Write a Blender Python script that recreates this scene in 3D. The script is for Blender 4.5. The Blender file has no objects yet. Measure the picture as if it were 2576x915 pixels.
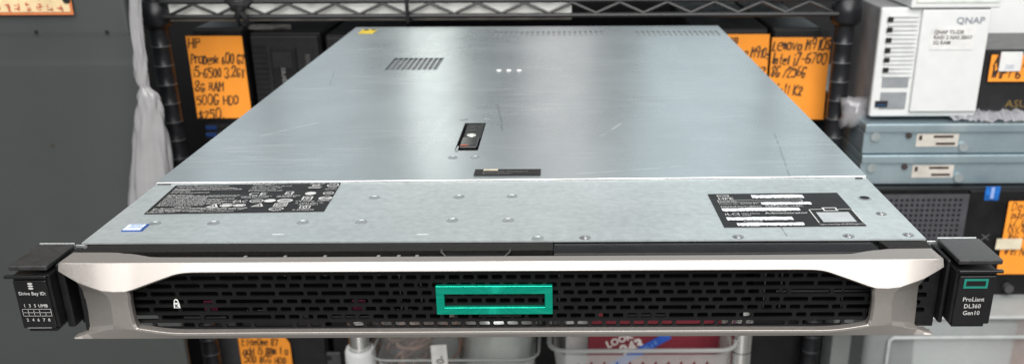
import bpy, bmesh, math, random
from mathutils import Vector, Matrix
R = random.Random(7)
C = bpy.context.scene.collection
SC = bpy.context.scene

# ------------------------------------------------------------------ camera
CAM = Vector((0.03071, -0.44719, 0.21998))
YAW, PITCH, ROLL = -0.00035, 0.38436, -0.00466
FPX, PX, PY = 2351.45, 1418.62, 619.96          # focal length and optical centre, in a 2576 px wide frame
cy_, sy_ = math.cos(YAW), math.sin(YAW); cp_, sp_ = math.cos(PITCH), math.sin(PITCH)
_r = Vector((cy_, sy_, 0)); _f = Vector((-sy_*cp_, cy_*cp_, -sp_)); _u = _r.cross(_f)
RIGHT = math.cos(ROLL)*_r + math.sin(ROLL)*_u; UP = -math.sin(ROLL)*_r + math.cos(ROLL)*_u; FWD = _f

def at(px, py, Y=None, Z=None):
    """the point of the place that was measured at a photo position, on a plane of known distance or height"""
    d = FWD + RIGHT*((px-PX)/FPX) - UP*((py-PY)/FPX)
    t = (Y-CAM.y)/d.y if Y is not None else (Z-CAM.z)/d.z
    return CAM + d*t

cam_d = bpy.data.cameras.new('camera'); cam = bpy.data.objects.new('camera', cam_d); C.objects.link(cam)
m3 = Matrix((RIGHT, UP, -FWD)).transposed()
cam.matrix_world = Matrix.Translation(CAM) @ m3.to_4x4()
cam_d.sensor_width = 36; cam_d.sensor_fit = 'HORIZONTAL'
cam_d.lens = FPX/2576*36
cam_d.shift_x = (1288-PX)/2576; cam_d.shift_y = (PY-457.5)/2576
cam_d.clip_start = 0.01; cam_d.clip_end = 100
cam_d.dof.use_dof = True; cam_d.dof.focus_distance = 0.50; cam_d.dof.aperture_fstop = 14.5
SC.camera = cam

# ------------------------------------------------------------------ light
W = bpy.data.worlds.new('World'); SC.world = W; W.use_nodes = True
bg = W.node_tree.nodes['Background']; bg.inputs[0].default_value = (0.85, 0.93, 0.96, 1); bg.inputs[1].default_value = 0.14

def lamp(name, loc, target, sx, sy, e, col):
    l = bpy.data.lights.new(name, 'AREA'); l.shape = 'RECTANGLE'; l.size = sx; l.size_y = sy; l.energy = e; l.color = col
    o = bpy.data.objects.new(name, l); C.objects.link(o); o.location = loc
    o.rotation_euler = (Vector(target)-Vector(loc)).to_track_quat('-Z', 'Y').to_euler()
    return o
lamp('ceiling_lamp', (0.15, -1.0, 1.65), (0.15, -0.1, 0), 2.6, 1.8, 82, (1.0, 0.97, 0.94))
lamp('ceiling_lamp', (0.3, -4.6, 2.05), (0.0, 0.6, -0.35), 3.2, 1.2, 130, (1.0, 0.97, 0.94))
# added unseen lamps behind the rack, which the lid mirrors as soft upright bands
lamp('lid_band_helper', (-1.30, 2.9, 1.00), (-0.5, 0.3, 0.05), 1.25, 1.5, 3.2, (0.86, 0.96, 1.0))
lamp('lid_band_helper', (1.20, 2.9, 1.05), (0.4, 0.3, 0.05), 1.9, 1.6, 6.8, (0.84, 0.97, 1.0))
lamp('lid_band_helper', (0.02, 2.9, 0.95), (0.0, 0.3, 0.05), 0.26, 1.3, 0.85, (1.0, 0.93, 0.90))
lamp('lid_streak_helper', (-0.378, 2.5, 0.64), (-0.05, 0.3, 0.05), 0.155, 0.56, 0.62, (0.96, 1.0, 0.93))  # added narrow lamp, only for the bright streak mirrored in the lid
SC.view_settings.view_transform = 'Standard'; SC.view_settings.look = 'None'
SC.view_settings.exposure = 0.0; SC.view_settings.gamma = 1.0; SC.view_settings.use_curve_mapping = False
SC.cycles.max_bounces = 8; SC.cycles.use_denoising = True

# ------------------------------------------------------------------ helpers
def lin(c):
    return tuple(((v/12.92) if v <= 0.04045 else ((v+0.055)/1.055)**2.4) for v in c)
def rgb(r, g, b): return lin((r/255, g/255, b/255))

class NT:
    def __init__(s, m): s.t = m.node_tree; s.n = s.t.nodes; s.l = s.t.links
    def new(s, ty, **kw):
        n = s.n.new(ty)
        for k, v in kw.items(): setattr(n, k, v)
        return n
    def math(s, op, a, b=None, c=None, clamp=False):
        n = s.n.new('ShaderNodeMath'); n.operation = op; n.use_clamp = clamp
        for i, v in enumerate((a, b, c)):
            if v is None: continue
            if isinstance(v, (int, float)): n.inputs[i].default_value = v
            else: s.l.new(v, n.inputs[i])
        return n.outputs[0]
    def noise(s, vec, scale, detail=3, rough=0.55):
        n = s.n.new('ShaderNodeTexNoise'); n.inputs['Scale'].default_value = scale
        n.inputs['Detail'].default_value = detail; n.inputs['Roughness'].default_value = rough
        if vec: s.l.new(vec, n.inputs['Vector'])
        return n.outputs['Fac']
    def mapr(s, v, a, b, c, d):
        n = s.n.new('ShaderNodeMapRange'); s.l.new(v, n.inputs[0])
        for i, x in enumerate((a, b, c, d)): n.inputs[i+1].default_value = x
        return n.outputs[0]
    def mix(s, fac, a, b):
        n = s.n.new('ShaderNodeMix'); n.data_type = 'RGBA'
        for sock, v in ((n.inputs[0], fac), (n.inputs[6], a), (n.inputs[7], b)):
            if isinstance(v, (int, float)): sock.default_value = v
            elif isinstance(v, tuple): sock.default_value = (*v[:3], 1)
            else: s.l.new(v, sock)
        return n.outputs[2]

def mat(name, col, rough=0.5, metal=0.0, var=0.12, scale=60, bump=0.0, bscale=900, alpha=1.0, trans=0.0, spec=None, stretch=None, coat=0, emit=None):
    m = bpy.data.materials.new(name); m.use_nodes = True; k = NT(m)
    b = k.n['Principled BSDF']
    tc = k.new('ShaderNodeTexCoord').outputs['Object']
    if stretch:
        mp = k.new('ShaderNodeMapping'); k.l.new(tc, mp.inputs[0]); mp.inputs['Scale'].default_value = stretch; tc = mp.outputs[0]
    nz = k.noise(tc, scale, 4)
    f = k.mapr(nz, 0.3, 0.7, 0.0, 1.0)
    k.l.new(k.mix(f, tuple(c*(1-var) for c in col), tuple(min(1, c*(1+var)) for c in col)), b.inputs['Base Color'])
    k.l.new(k.mapr(nz, 0.3, 0.7, max(0.02, rough*0.88), min(1, rough*1.12)), b.inputs['Roughness'])
    b.inputs['Metallic'].default_value = metal
    if spec is not None: b.inputs['Specular IOR Level'].default_value = spec
    if trans: b.inputs['Transmission Weight'].default_value = trans
    if alpha < 1: b.inputs['Alpha'].default_value = alpha
    if coat: b.inputs['Coat Weight'].default_value = coat; b.inputs['Coat Roughness'].default_value = 0.1
    if bump:
        bp = k.new('ShaderNodeBump'); bp.inputs['Strength'].default_value = bump; bp.inputs['Distance'].default_value = 0.0004
        k.l.new(k.noise(tc, bscale, 2), bp.inputs['Height']); k.l.new(bp.outputs[0], b.inputs['Normal'])
    return m

class MB:
    def __init__(s): s.b = bmesh.new()
    def box(s, x0, x1, y0, y1, z0, z1):
        v = [s.b.verts.new(p) for p in ((x0,y0,z0),(x1,y0,z0),(x1,y1,z0),(x0,y1,z0),(x0,y0,z1),(x1,y0,z1),(x1,y1,z1),(x0,y1,z1))]
        for f in ((3,2,1,0),(4,5,6,7),(0,1,5,4),(1,2,6,5),(2,3,7,6),(3,0,4,7)): s.b.faces.new([v[i] for i in f])
        return s
    def hexa(s, bot, top):
        """a six-sided block from four bottom and four top corners"""
        v = [s.b.verts.new(p) for p in list(bot)+list(top)]
        for f in ((3,2,1,0),(4,5,6,7),(0,1,5,4),(1,2,6,5),(2,3,7,6),(3,0,4,7)): s.b.faces.new([v[i] for i in f])
        return s
    def poly(s, pts): s.b.faces.new([s.b.verts.new(p) for p in pts]); return s
    def prism(s, pts, d):
        d = Vector(d); a = [s.b.verts.new(p) for p in pts]; c = [s.b.verts.new(Vector(p)+d) for p in pts]; n = len(a)
        s.b.faces.new(a[::-1]); s.b.faces.new(c)
        for i in range(n): s.b.faces.new((a[i], a[(i+1) % n], c[(i+1) % n], c[i]))
        return s
    def cyl(s, p0, p1, r0, r1=None, seg=16, cap=True):
        r1 = r0 if r1 is None else r1; p0 = Vector(p0); p1 = Vector(p1)
        q = (p1-p0).to_track_quat('Z', 'Y'); A = []; B = []
        for i in range(seg):
            a = 2*math.pi*i/seg; d = q @ Vector((math.cos(a), math.sin(a), 0))
            A.append(s.b.verts.new(p0+d*r0)); B.append(s.b.verts.new(p1+d*r1))
        for i in range(seg): s.b.faces.new((A[i], A[(i+1) % seg], B[(i+1) % seg], B[i]))
        if cap: s.b.faces.new(A[::-1]); s.b.faces.new(B)
        return s
    def tube(s, pts, r, seg=8):
        pts = [Vector(p) for p in pts]; rings = []
        for i, p in enumerate(pts):
            d = (pts[min(i+1, len(pts)-1)]-pts[max(i-1, 0)]).normalized(); q = d.to_track_quat('Z', 'Y')
            rr = r[i] if isinstance(r, (list, tuple)) else r
            rings.append([s.b.verts.new(p+q @ Vector((math.cos(2*math.pi*j/seg)*rr, math.sin(2*math.pi*j/seg)*rr, 0))) for j in range(seg)])
        for a, b in zip(rings, rings[1:]):
            for j in range(seg): s.b.faces.new((a[j], a[(j+1) % seg], b[(j+1) % seg], b[j]))
        s.b.faces.new(rings[0][::-1]); s.b.faces.new(rings[-1])
        return s
    def ring(s, c, r0, r1, z0, z1, seg=20):
        """an annulus around the z axis: outer radius r1 at height z0, inner r0 at z1"""
        A = [s.b.verts.new((c[0]+r1*math.cos(2*math.pi*i/seg), c[1]+r1*math.sin(2*math.pi*i/seg), c[2]+z0)) for i in range(seg)]
        B = [s.b.verts.new((c[0]+r0*math.cos(2*math.pi*i/seg), c[1]+r0*math.sin(2*math.pi*i/seg), c[2]+z1)) for i in range(seg)]
        for i in range(seg): s.b.faces.new((A[i], A[(i+1) % seg], B[(i+1) % seg], B[i]))
        return B
    def lathe(s, c, prof, seg=20):
        """profile of (radius, height) turned about the z axis"""
        rings = [[s.b.verts.new((c[0]+max(r, 1e-5)*math.cos(2*math.pi*i/seg), c[1]+max(r, 1e-5)*math.sin(2*math.pi*i/seg), c[2]+z)) for i in range(seg)] for r, z in prof]
        for a, b in zip(rings, rings[1:]):
            for i in range(seg): s.b.faces.new((a[i], a[(i+1) % seg], b[(i+1) % seg], b[i]))
        return s
    def out(s, name, m, parent=None, bevel=0, smooth=False, seg=2, flip=True, mx=None):
        if mx: bmesh.ops.transform(s.b, matrix=mx, verts=s.b.verts)
        if flip: bmesh.ops.recalc_face_normals(s.b, faces=s.b.faces)
        me = bpy.data.meshes.new(name); s.b.to_mesh(me); s.b.free()
        if isinstance(m, (list, tuple)):
            for q in m: me.materials.append(q)
        else: me.materials.append(m)
        o = bpy.data.objects.new(name, me); C.objects.link(o)
        if parent: setpar(o, parent)
        if bevel:
            bv = o.modifiers.new('edge', 'BEVEL'); bv.width = bevel; bv.segments = seg; bv.limit_method = 'ANGLE'; bv.angle_limit = math.radians(25)
        if smooth or bevel:
            for p in me.polygons: p.use_smooth = True
            if not smooth or smooth == 'auto':
                bm = bmesh.new(); bm.from_mesh(me)
                for e in bm.edges:
                    if len(e.link_faces) == 2 and e.calc_face_angle(0) > math.radians(35) and not bevel: e.smooth = False
                bm.to_mesh(me); bm.free()
            if bevel:
                o.modifiers.new('wn', 'WEIGHTED_NORMAL').keep_sharp = True
        return o

BASE = {}
def setpar(o, p):
    o.parent = p
    b = BASE.get(p.name, Vector((0, 0, 0)))
    o.matrix_parent_inverse = Matrix.Translation(-b)
def tag(o, label=None, cat=None, group=None, kind=None):
    if label: o['label'] = label
    if cat: o['category'] = cat
    if group: o['group'] = group
    if kind: o['kind'] = kind
    return o
def thing(name, label, cat, loc=(0, 0, 0), group=None):
    o = bpy.data.objects.new(name, None); C.objects.link(o); o.location = loc; o.empty_display_size = 0.05
    BASE[o.name] = Vector(loc)
    return tag(o, label, cat, group)

def add_text(mb, txt, size, mx, align='LEFT', sx=1.0, bold=0.0):
    cu = bpy.data.curves.new('t', 'FONT'); cu.body = txt; cu.size = size; cu.align_x = align; cu.fill_mode = 'FRONT'; cu.offset = bold
    cu.resolution_u = 2
    ob = bpy.data.objects.new('t', cu); C.objects.link(ob)
    dg = bpy.context.evaluated_depsgraph_get(); me = bpy.data.meshes.new_from_object(ob.evaluated_get(dg))
    me.transform(mx @ Matrix.Diagonal((sx, 1, 1, 1))); mb.b.from_mesh(me)
    bpy.data.objects.remove(ob); bpy.data.curves.remove(cu); bpy.data.meshes.remove(me)

def frame_mx(o, xd, yd):
    xd = Vector(xd).normalized(); yd = Vector(yd).normalized(); z = xd.cross(yd).normalized(); yd = z.cross(xd)
    return Matrix.Translation(o) @ Matrix((xd, yd, z)).transposed().to_4x4()

# pen-drawn capitals and numerals: strokes of (x, y) digits on a 0-4 by 0-8 grid
GL = {'H':'0008|0444|4048','P':'000838474504','r':'0005|031535','o':'1001041535444130 10','D':'00082846422000','e':'034345351504011040',
'k':'0008|450240','6':'37160301103042331302','0':'10020618384642301 0','G':'4738180602103043 23','2':'061838460040','i':'1015|1718','5':'480805354341300 0',
'-':'0434','3':'071838462442301001','.':'1011','T':'0848|2820','8':'2406183846240210304224','R':'0008384634 04|2440','A':'002840|1333','M':'0008244840',
'B':'000838463404|34423000','$':'46170534421102|2920','7':'084810','L':'080040','n':'000503253430','v':'052045','1':'162820','9':'44140618384630',
'S':'473818062442301001','I':'1018','t':'282130|1535','l':'1810','/':'0048','W':'0810253048','w':'0510233045','c':'441504011041','a':'451503011030434540',
'X':'0048|0840','F':'000848|0434','d':'484010010415 44','C':'473818060210304 1','E':'480800 40|0434','N':'00084048','u':'0501103045|4540','m':'000503152 0|233540',
'V':'082048','U':'0802103042 48','O':'1002061838464230 10','s':'4515041333423000','y':'0520|4510','g':'4415040110 30|45411 0','p':'0005|0535443202','x':'0045|0540','Q':'100206183846423010|2240','K':'0008|480440','h':'0008|031535 40','f':'37281 0|0434'}
def handwriting(mb, txt, size, mx, w=0.09, rnd=R, slant=0.12, xs=0.62, fit=None):
    if fit:                                          # squeeze or stretch the line to the width it takes on the paper
        units = sum(0.45/xs if c not in GL else max(int(q[k]) for q in GL[c].replace(' ', '').split('|') for k in range(0, len(q)-1, 2))/8*1.5+0.2/0.62 for c in txt)
        xs = fit/size/max(units, 1)
    cur = 0.0; w0 = w
    for ch in txt:
        if ch not in GL: cur += 0.45*xs/0.62; continue
        dy = rnd.uniform(-0.10, 0.10); sc = rnd.uniform(0.85, 1.2)
        if ch.islower() and ch not in 'dklthif': sc *= 1.05
        mxx = 0
        for st in GL[ch].replace(' ', '').split('|'):
            P = [(int(st[i])/8*sc*xs*1.5+rnd.uniform(-.03, .03), int(st[i+1])/8*sc+dy+rnd.uniform(-.03, .03)) for i in range(0, len(st)-1, 2)]
            mxx = max([mxx]+[p[0] for p in P])
            for a, b in zip(P, P[1:]):
                w = w0*rnd.uniform(0.75, 1.5)
                d = Vector((b[0]-a[0], b[1]-a[1], 0))
                if d.length < 1e-5: continue
                d.normalize(); n = Vector((-d.y, d.x, 0))*w*0.5; e = d*w*0.3
                q = [Vector((a[0], a[1], 0))-e+n, Vector((a[0], a[1], 0))-e-n, Vector((b[0], b[1], 0))+e-n, Vector((b[0], b[1], 0))+e+n]
                q = [mx @ (Vector((cur+p.x+p.y*slant, p.y, 0))*size) for p in q]
                mb.poly(q)
        cur += mxx+0.2*xs/0.62

def holes_plate(mb, xs, zs, holes, f, wall=None):
    """flat sheet over the grid xs by zs of breakpoints, leaving out the rectangles in holes; f(a, b) maps to 3-D"""
    xs = sorted(set(round(v, 6) for v in xs)); zs = sorted(set(round(v, 6) for v in zs)); vv = {}
    def V(i, j):
        if (i, j) not in vv: vv[i, j] = mb.b.verts.new(f(xs[i], zs[j]))
        return vv[i, j]
    for i in range(len(xs)-1):
        for j in range(len(zs)-1):
            cx = (xs[i]+xs[i+1])/2; cz = (zs[j]+zs[j+1])/2
            if any(h[0] < cx < h[1] and h[2] < cz < h[3] for h in holes): continue
            mb.b.faces.new((V(i, j), V(i+1, j), V(i+1, j+1), V(i, j+1)))

def slot_cell(mb, x0, x1, z0, z1, hx0, hx1, hz0, hz1, r, f, depth):
    """one cell of a perforated panel: a rounded slot in a rectangle, with the slot's inner walls"""
    def V(x, z, d=0): return mb.b.verts.new(f(x, z, d))
    zm = (hz0+hz1)/2; n = 3; arcs = []
    for (cx, cz, a0) in ((hx1-r, hz1-r, 0), (hx0+r, hz1-r, 90), (hx0+r, hz0+r, 180), (hx1-r, hz0+r, 270)):
        arcs.append([(cx+r*math.cos(math.radians(a0+90*k/(n-1))), cz+r*math.sin(math.radians(a0+90*k/(n-1)))) for k in range(n)])
    loop = [(hx1, zm)]+arcs[0]+arcs[1]+[(hx0, zm)]+arcs[2]+arcs[3]
    hv = [V(*p) for p in loop]; L = len(loop); mid = 2*n+1
    oR = V(x1, zm); oL = V(x0, zm); tr = V(x1, z1); tl = V(x0, z1); bl = V(x0, z0); br = V(x1, z0)
    mb.b.faces.new([oR, tr, tl, oL]+[hv[i] for i in range(mid, -1, -1)])
    mb.b.faces.new([oL, bl, br, oR, hv[0]]+[hv[i] for i in range(L-1, mid-1, -1)])
    bk = [V(p[0], p[1], depth) for p in loop]
    for i in range(L): mb.b.faces.new((hv[i], hv[(i+1) % L], bk[(i+1) % L], bk[i]))

def catmull(P, n=4):
    out = []
    for i in range(len(P)-1):
        p0 = P[max(i-1, 0)]; p1 = P[i]; p2 = P[i+1]; p3 = P[min(i+2, len(P)-1)]
        for k in range(n):
            t = k/n
            out.append(tuple(0.5*((2*b)+(c-a)*t+(2*a-5*b+4*c-d)*t*t+(3*b-a-3*c+d)*t**3) for a, b, c, d in zip(p0, p1, p2, p3)))
    out.append(tuple(P[-1])); return out

# ------------------------------------------------------------------ materials
BLK = mat('black_plastic', (0.009, 0.009, 0.010), 0.40, var=0.25, scale=140, bump=0.15, spec=0.35)
BLKG = mat('black_gloss_plastic', (0.010, 0.010, 0.011), 0.22, var=0.2)
BLKM = mat('black_matte', (0.008, 0.008, 0.009), 0.75, var=0.2)
TEX = mat('black_textured_plastic', (0.014, 0.0135, 0.013), 0.6, spec=0.25, var=0.3, scale=600, bump=0.6, bscale=1800)
GRILL = mat('grille_black', (0.006, 0.006, 0.0065), 0.55, var=0.2, spec=0.2)
BAY = mat('bay_black', (0.002, 0.002, 0.002), 0.8, var=0.2, spec=0.06)
BAYR = mat('bay_rail', (0.07, 0.07, 0.075), 0.45, 0.3)
ORANGE = mat('orange_paper', (0.95, 0.33, 0.030), 0.75, var=0.05, scale=25)
INK = mat('marker_ink', (0.035, 0.02, 0.012), 0.6)
WHITEP = mat('white_print', (0.75, 0.76, 0.76), 0.55, var=0.04)
WHITE = mat('white_plastic', (0.74, 0.76, 0.76), 0.38, var=0.03)
CHROME = mat('chrome', (0.75, 0.75, 0.74), 0.10, 1.0, var=0.06)
GREYP = mat('grey_metal', (0.30, 0.31, 0.32), 0.4, 0.5)
LABELB = mat('label_black', (0.012, 0.0115, 0.012), 0.42, var=0.15, scale=90, spec=0.22)
BARC = mat('label_white', (0.78, 0.83, 0.88), 0.5, var=0.03)
GREEN = mat('green_metal', (0.0, 0.30, 0.22), 0.3, 0.85, var=0.05)
BURG = mat('burgundy_plastic', (0.085, 0.010, 0.028), 0.5, spec=0.2)

def steel(name, base, rough, scratches=(), grain=0.12):
    """zinc-coated sheet steel with grain, cloudy wear and a few long scratches"""
    m = bpy.data.materials.new(name); m.use_nodes = True; k = NT(m); b = k.n['Principled BSDF']
    tc = k.new('ShaderNodeTexCoord').outputs['Object']
    def sm(sc):
        mp = k.new('ShaderNodeMapping'); k.l.new(tc, mp.inputs[0]); mp.inputs['Scale'].default_value = sc; return mp.outputs[0]
    cloud = k.noise(sm((1, 1, 1)), 9, 5, 0.62)
    brush = k.noise(sm((4, 40, 1)), 6, 3, 0.55)
    fine = k.noise(tc, 1100, 2, 0.6)
    spang = k.noise(tc, 210, 3, 0.6)
    # worn, rubbed patches: only where a broad noise is high
    patch = k.mapr(k.noise(sm((1.2, 3.5, 1)), 5, 3), 0.45, 0.75, 0, 1)
    streak = k.math('MULTIPLY', k.mapr(brush, 0.48, 0.78, 0, 1), patch)
    f = k.math('ADD', k.math('MULTIPLY', k.mapr(cloud, 0.3, 0.7, 0, 1), 0.5), k.math('MULTIPLY', k.mapr(spang, 0.3, 0.7, 0, 1), grain))
    col = k.mix(f, tuple(c*0.79 for c in base), tuple(min(1, c*1.14) for c in base))
    col = k.mix(k.math('MULTIPLY', streak, 0.8), col, (0.88, 0.92, 0.92))
    smear = k.mapr(k.noise(sm((3.0, 1.1, 1)), 7, 4, 0.6), 0.42, 0.80, 0, 1)
    col = k.mix(k.math('MULTIPLY', smear, 0.12), col, (0.36, 0.39, 0.41))
    sep = k.new('ShaderNodeSeparateXYZ'); k.l.new(tc, sep.inputs[0]); X, Y = sep.outputs[0], sep.outputs[1]
    wob = k.math('MULTIPLY', k.math('SUBTRACT', k.noise(tc, 22, 1), 0.5), 0.004)
    for (x0, y0, x1, y1, w, bright) in scratches:
        dx, dy = x1-x0, y1-y0; L = math.hypot(dx, dy); ux, uy = dx/L, dy/L
        rx = k.math('SUBTRACT', X, x0); ry = k.math('SUBTRACT', Y, y0)
        t = k.math('ADD', k.math('MULTIPLY', rx, ux), k.math('MULTIPLY', ry, uy))
        n = k.math('ADD', k.math('SUBTRACT', k.math('MULTIPLY', rx, uy), k.math('MULTIPLY', ry, ux)), wob)
        a = k.math('ABSOLUTE', n)
        on = k.math('MULTIPLY', k.math('GREATER_THAN', t, 0), k.math('LESS_THAN', t, L))
        line = k.math('MULTIPLY', k.mapr(a, w*0.3, w, 1, 0), on)
        line = k.math('MULTIPLY', line, k.mapr(k.noise(sm((1, 1, 1)), 120, 2), 0.40, 0.55, 0.15, 1))
        col = k.mix(k.math('MULTIPLY', line, 0.6), col, (0.95, 0.96, 0.95) if bright else (0.22, 0.23, 0.25))
    k.l.new(col, b.inputs['Base Color'])
    b.inputs['Metallic'].default_value = 0.72
    ro = k.math('ADD', k.mapr(cloud, 0.3, 0.7, rough*0.94, rough*1.06), k.math('MULTIPLY', k.math('ADD', streak, smear), 0.05))
    k.l.new(ro, b.inputs['Roughness'])
    bp = k.new('ShaderNodeBump'); bp.inputs['Strength'].default_value = 0.05; bp.inputs['Distance'].default_value = 0.0003
    k.l.new(fine, bp.inputs['Height']); k.l.new(bp.outputs[0], b.inputs['Normal'])
    return m

def S(p0, p1, w, br):
    a = at(*p0, Z=0.0434); b = at(*p1, Z=0.0434); return (a.x, a.y, b.x, b.y, w, br)
STEEL = steel('lid_steel', (0.555, 0.62, 0.65), 0.27, [
    S((655, 342), (800, 308), 0.0011, 1), S((1450, 437), (1720, 418), 0.0008, 1), S((2000, 470), (1945, 330), 0.0009, 0),
    S((1160, 172), (1205, 160), 0.0010, 0), S((1128, 124), (1165, 122), 0.0018, 0), S((830, 215), (842, 180), 0.0009, 0),
    S((1265, 330), (1252, 262), 0.0010, 0), S((1510, 345), (1560, 310), 0.0016, 1)])
STEELF = steel('front_cover_steel', (0.70, 0.765, 0.775), 0.43, [
    S((1945, 547), (2040, 510), 0.0007, 0), S((1945, 547), (1980, 590), 0.0007, 0), S((1700, 535), (1790, 534), 0.0005, 0)], 0.5)
STEELB = steel('spare_chassis_steel', (0.47, 0.60, 0.66), 0.42)
BEZEL = mat('champagne_silver_paint', (0.465, 0.435, 0.41), 0.46, 0.76, var=0.03, scale=900, bump=0.03, bscale=2200)

# ================================================================== THE RACK SERVER
server = thing('rack_server', 'slim silver one-unit rack server with a champagne front bezel jutting towards the viewer', 'server', (0, 0.35, 0.003))
D = 0.695; HW = 0.2173; ZT = 0.0434
YL, YR = 0.0963, 0.1031                     # the seam between front and rear cover runs very slightly askew
def seam(x): return YL+(YR-YL)*(x+HW)/(2*HW)

# chassis body: sides, floor, front and rear walls
m = MB(); m.box(-0.2165, 0.2165, 0.0005, D-0.001, 0.003, 0.0365)
m.box(-0.2165, -0.2150, 0.0005, D-0.001, 0.0365, 0.0415).box(0.2150, 0.2165, 0.0005, D-0.001, 0.0365, 0.0415).box(-0.2150, 0.2150, D-0.0025, D-0.001, 0.0365, 0.0415)
m.out('chassis', GREYP, server)

# front cover (fixed) with a dark screw hole
hole = at(2175, 498, Z=0.0425); ho = (hole.x-0.0042, hole.x+0.0042, hole.y-0.0038, hole.y+0.0038)
m = MB()
def ffront(a, b): return (a, b*seam(a)/0.0997, 0.0425)
holes_plate(m, [-HW, HW, ho[0], ho[1]]+[-HW+2*HW*i/12 for i in range(1, 12)], [0, 0.0997], [], ffront)
m.out('front_cover', STEELF, server, flip=False)
m = MB(); m.box(-HW, HW, -0.0002, 0.0006, 0.0418, 0.0424); m.box(-HW, -HW+0.0008, 0.0007, 0.094, 0.0385, 0.0424); m.box(HW-0.0008, HW, 0.0007, 0.10, 0.0385, 0.0424)
m.out('front_cover_hem', STEELF, server)

# rear cover (sliding lid) with latch opening, vents and louvres cut through
lt = [-0.0427, -0.0270, 0.1631, 0.2367]
vents = []
for i in range(10):
    x0 = -0.1382+i*0.00505; vents.append((x0, x0+0.0040, 0.4365, 0.4965))
for i in range(21):
    x0 = -0.048+i*0.0061; vents.append((x0, x0+0.0028, 0.626, 0.657))
for i in range(16):
    x0 = 0.1155+i*0.0061; vents.append((x0, x0+0.0028, 0.624, 0.655))
hl = [tuple(lt)]+vents
m = MB(); xs = [-HW, HW]; ys = [0.115, D]
for h in hl: xs += [h[0], h[1]]; ys += [h[2], h[3]]
holes_plate(m, xs, ys, hl, lambda a, b: (a, b, ZT))
n = 12
for i in range(n):
    a = -HW+2*HW*i/n; b = -HW+2*HW*(i+1)/n
    m.poly([(a, seam(a)+0.0008, ZT), (b, seam(b)+0.0008, ZT), (b, 0.115, ZT), (a, 0.115, ZT)])
lidm = m.out('lid', STEEL, server, flip=False)
m = MB()                                          # rounded folded edges of the lid: front lip, both sides, rear
for i in range(n):
    a = -HW+2*HW*i/n; b = -HW+2*HW*(i+1)/n
    prev = None
    for k in range(5):
        t = math.radians(22.5*k); y = 0.0008-0.0007*math.sin(t); z = ZT-0.0006+0.0006*math.cos(t)
        cur = ((a, seam(a)+y, z), (b, seam(b)+y, z))
        if prev: m.poly([prev[0], cur[0], cur[1], prev[1]])
        prev = cur
m.out('lid_front_lip', mat('lip_highlight_steel', (0.86, 0.88, 0.88), 0.32, 0.6), server, smooth=True, flip=False)  # paler than the lid: the bevel's highlight is put in the colour
m = MB()
for sx in (-1, 1):
    m.box(min(sx*HW, sx*(HW+0.0009)), max(sx*HW, sx*(HW+0.0009)), 0.104, D, 0.034, ZT-0.0003)
m.box(-HW, HW, D, D+0.0009, 0.034, ZT-0.0003)
m.out('lid_skirt', STEEL, server)
# what shows below the vents
MB().box(-0.142, -0.084, 0.43, 0.50, 0.0405, 0.0420).out('air_baffle', mat('baffle_grey', (0.17, 0.18, 0.19), 0.5, var=0.25, scale=120), server)
MB().box(-0.054, 0.216, 0.615, 0.668, 0.0405, 0.0426).out('rear_baffle', mat('baffle_steel', (0.42, 0.45, 0.46), 0.4, 0.5), server)

# seam notch marks at both ends
a = at(398, 462, Z=0.0428); MB().box(a.x, a.x+0.008, a.y-0.0015, a.y-0.0006, 0.04255, 0.0430).out('seam_notch', BLKM, server)
b = at(2150, 447, Z=0.0428); MB().box(b.x, b.x+0.0045, b.y-0.0015, b.y-0.0006, 0.04255, 0.0430).out('seam_notch', BLKM, server)

# latch
RIMM = mat('rim_steel', (0.50, 0.55, 0.58), 0.35, 0.7)
x0, x1, y0, y1 = lt
m = MB(); zz = 0.0370
m.poly([(x0, y0, zz), (x1, y0, zz), (x1, y1, zz), (x0, y1, zz)])
for (pa, pb) in (((x0, y0), (x1, y0)), ((x1, y0), (x1, y1)), ((x1, y1), (x0, y1)), ((x0, y1), (x0, y0))):
    m.poly([(*pa, zz), (*pb, zz), (*pb, ZT), (*pa, ZT)])
m.out('latch_well', BLKM, server)
m = MB(); m.poly([at(1144, 380, Z=0.0437), at(1151, 367, Z=0.0437), at(1155, 367, Z=0.0437), at(1151, 380, Z=0.0437)]); m.out('latch_well_rim', RIMM, server)
m = MB(); m.box(x0+0.0022, x1-0.0008, y0+0.033, y1-0.001, 0.0385, 0.0430); latch = m.out('latch_lever', BLK, server, bevel=0.0004)
m = MB(); m.box(x0+0.0020, x1-0.0012, y0+0.008, y0+0.032, 0.0395, 0.0442); h = m.out('latch_handle', BLKG, latch, bevel=0.0012, seg=3)
m = MB(); m.box(x0+0.0030, x0+0.0078, y0+0.0095, y0+0.0112, 0.0441, 0.04435); m.out('lock_mark', mat('orange_mark', (0.50, 0.10, 0.03), 0.5), latch)
m = MB(); m.lathe(((x0+x1)/2, y0+0.0395, 0.0431), [(0.0, 0.0003), (0.0010, 0.0003), (0.0012, 0.0006), (0.0032, 0.0006), (0.0034, 0)]); m.out('latch_screw', mat('screw_white', (0.7, 0.7, 0.68), 0.35, 0.3), latch)
m = MB()
for yy in (0.052, 0.0605):
    m.poly([((x0+x1)/2-0.0035, y0+yy, 0.0431), ((x0+x1)/2+0.0035, y0+yy, 0.0431), ((x0+x1)/2, y0+yy+0.006, 0.0431)])
m.out('latch_arrow', BLKG, latch)

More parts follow.
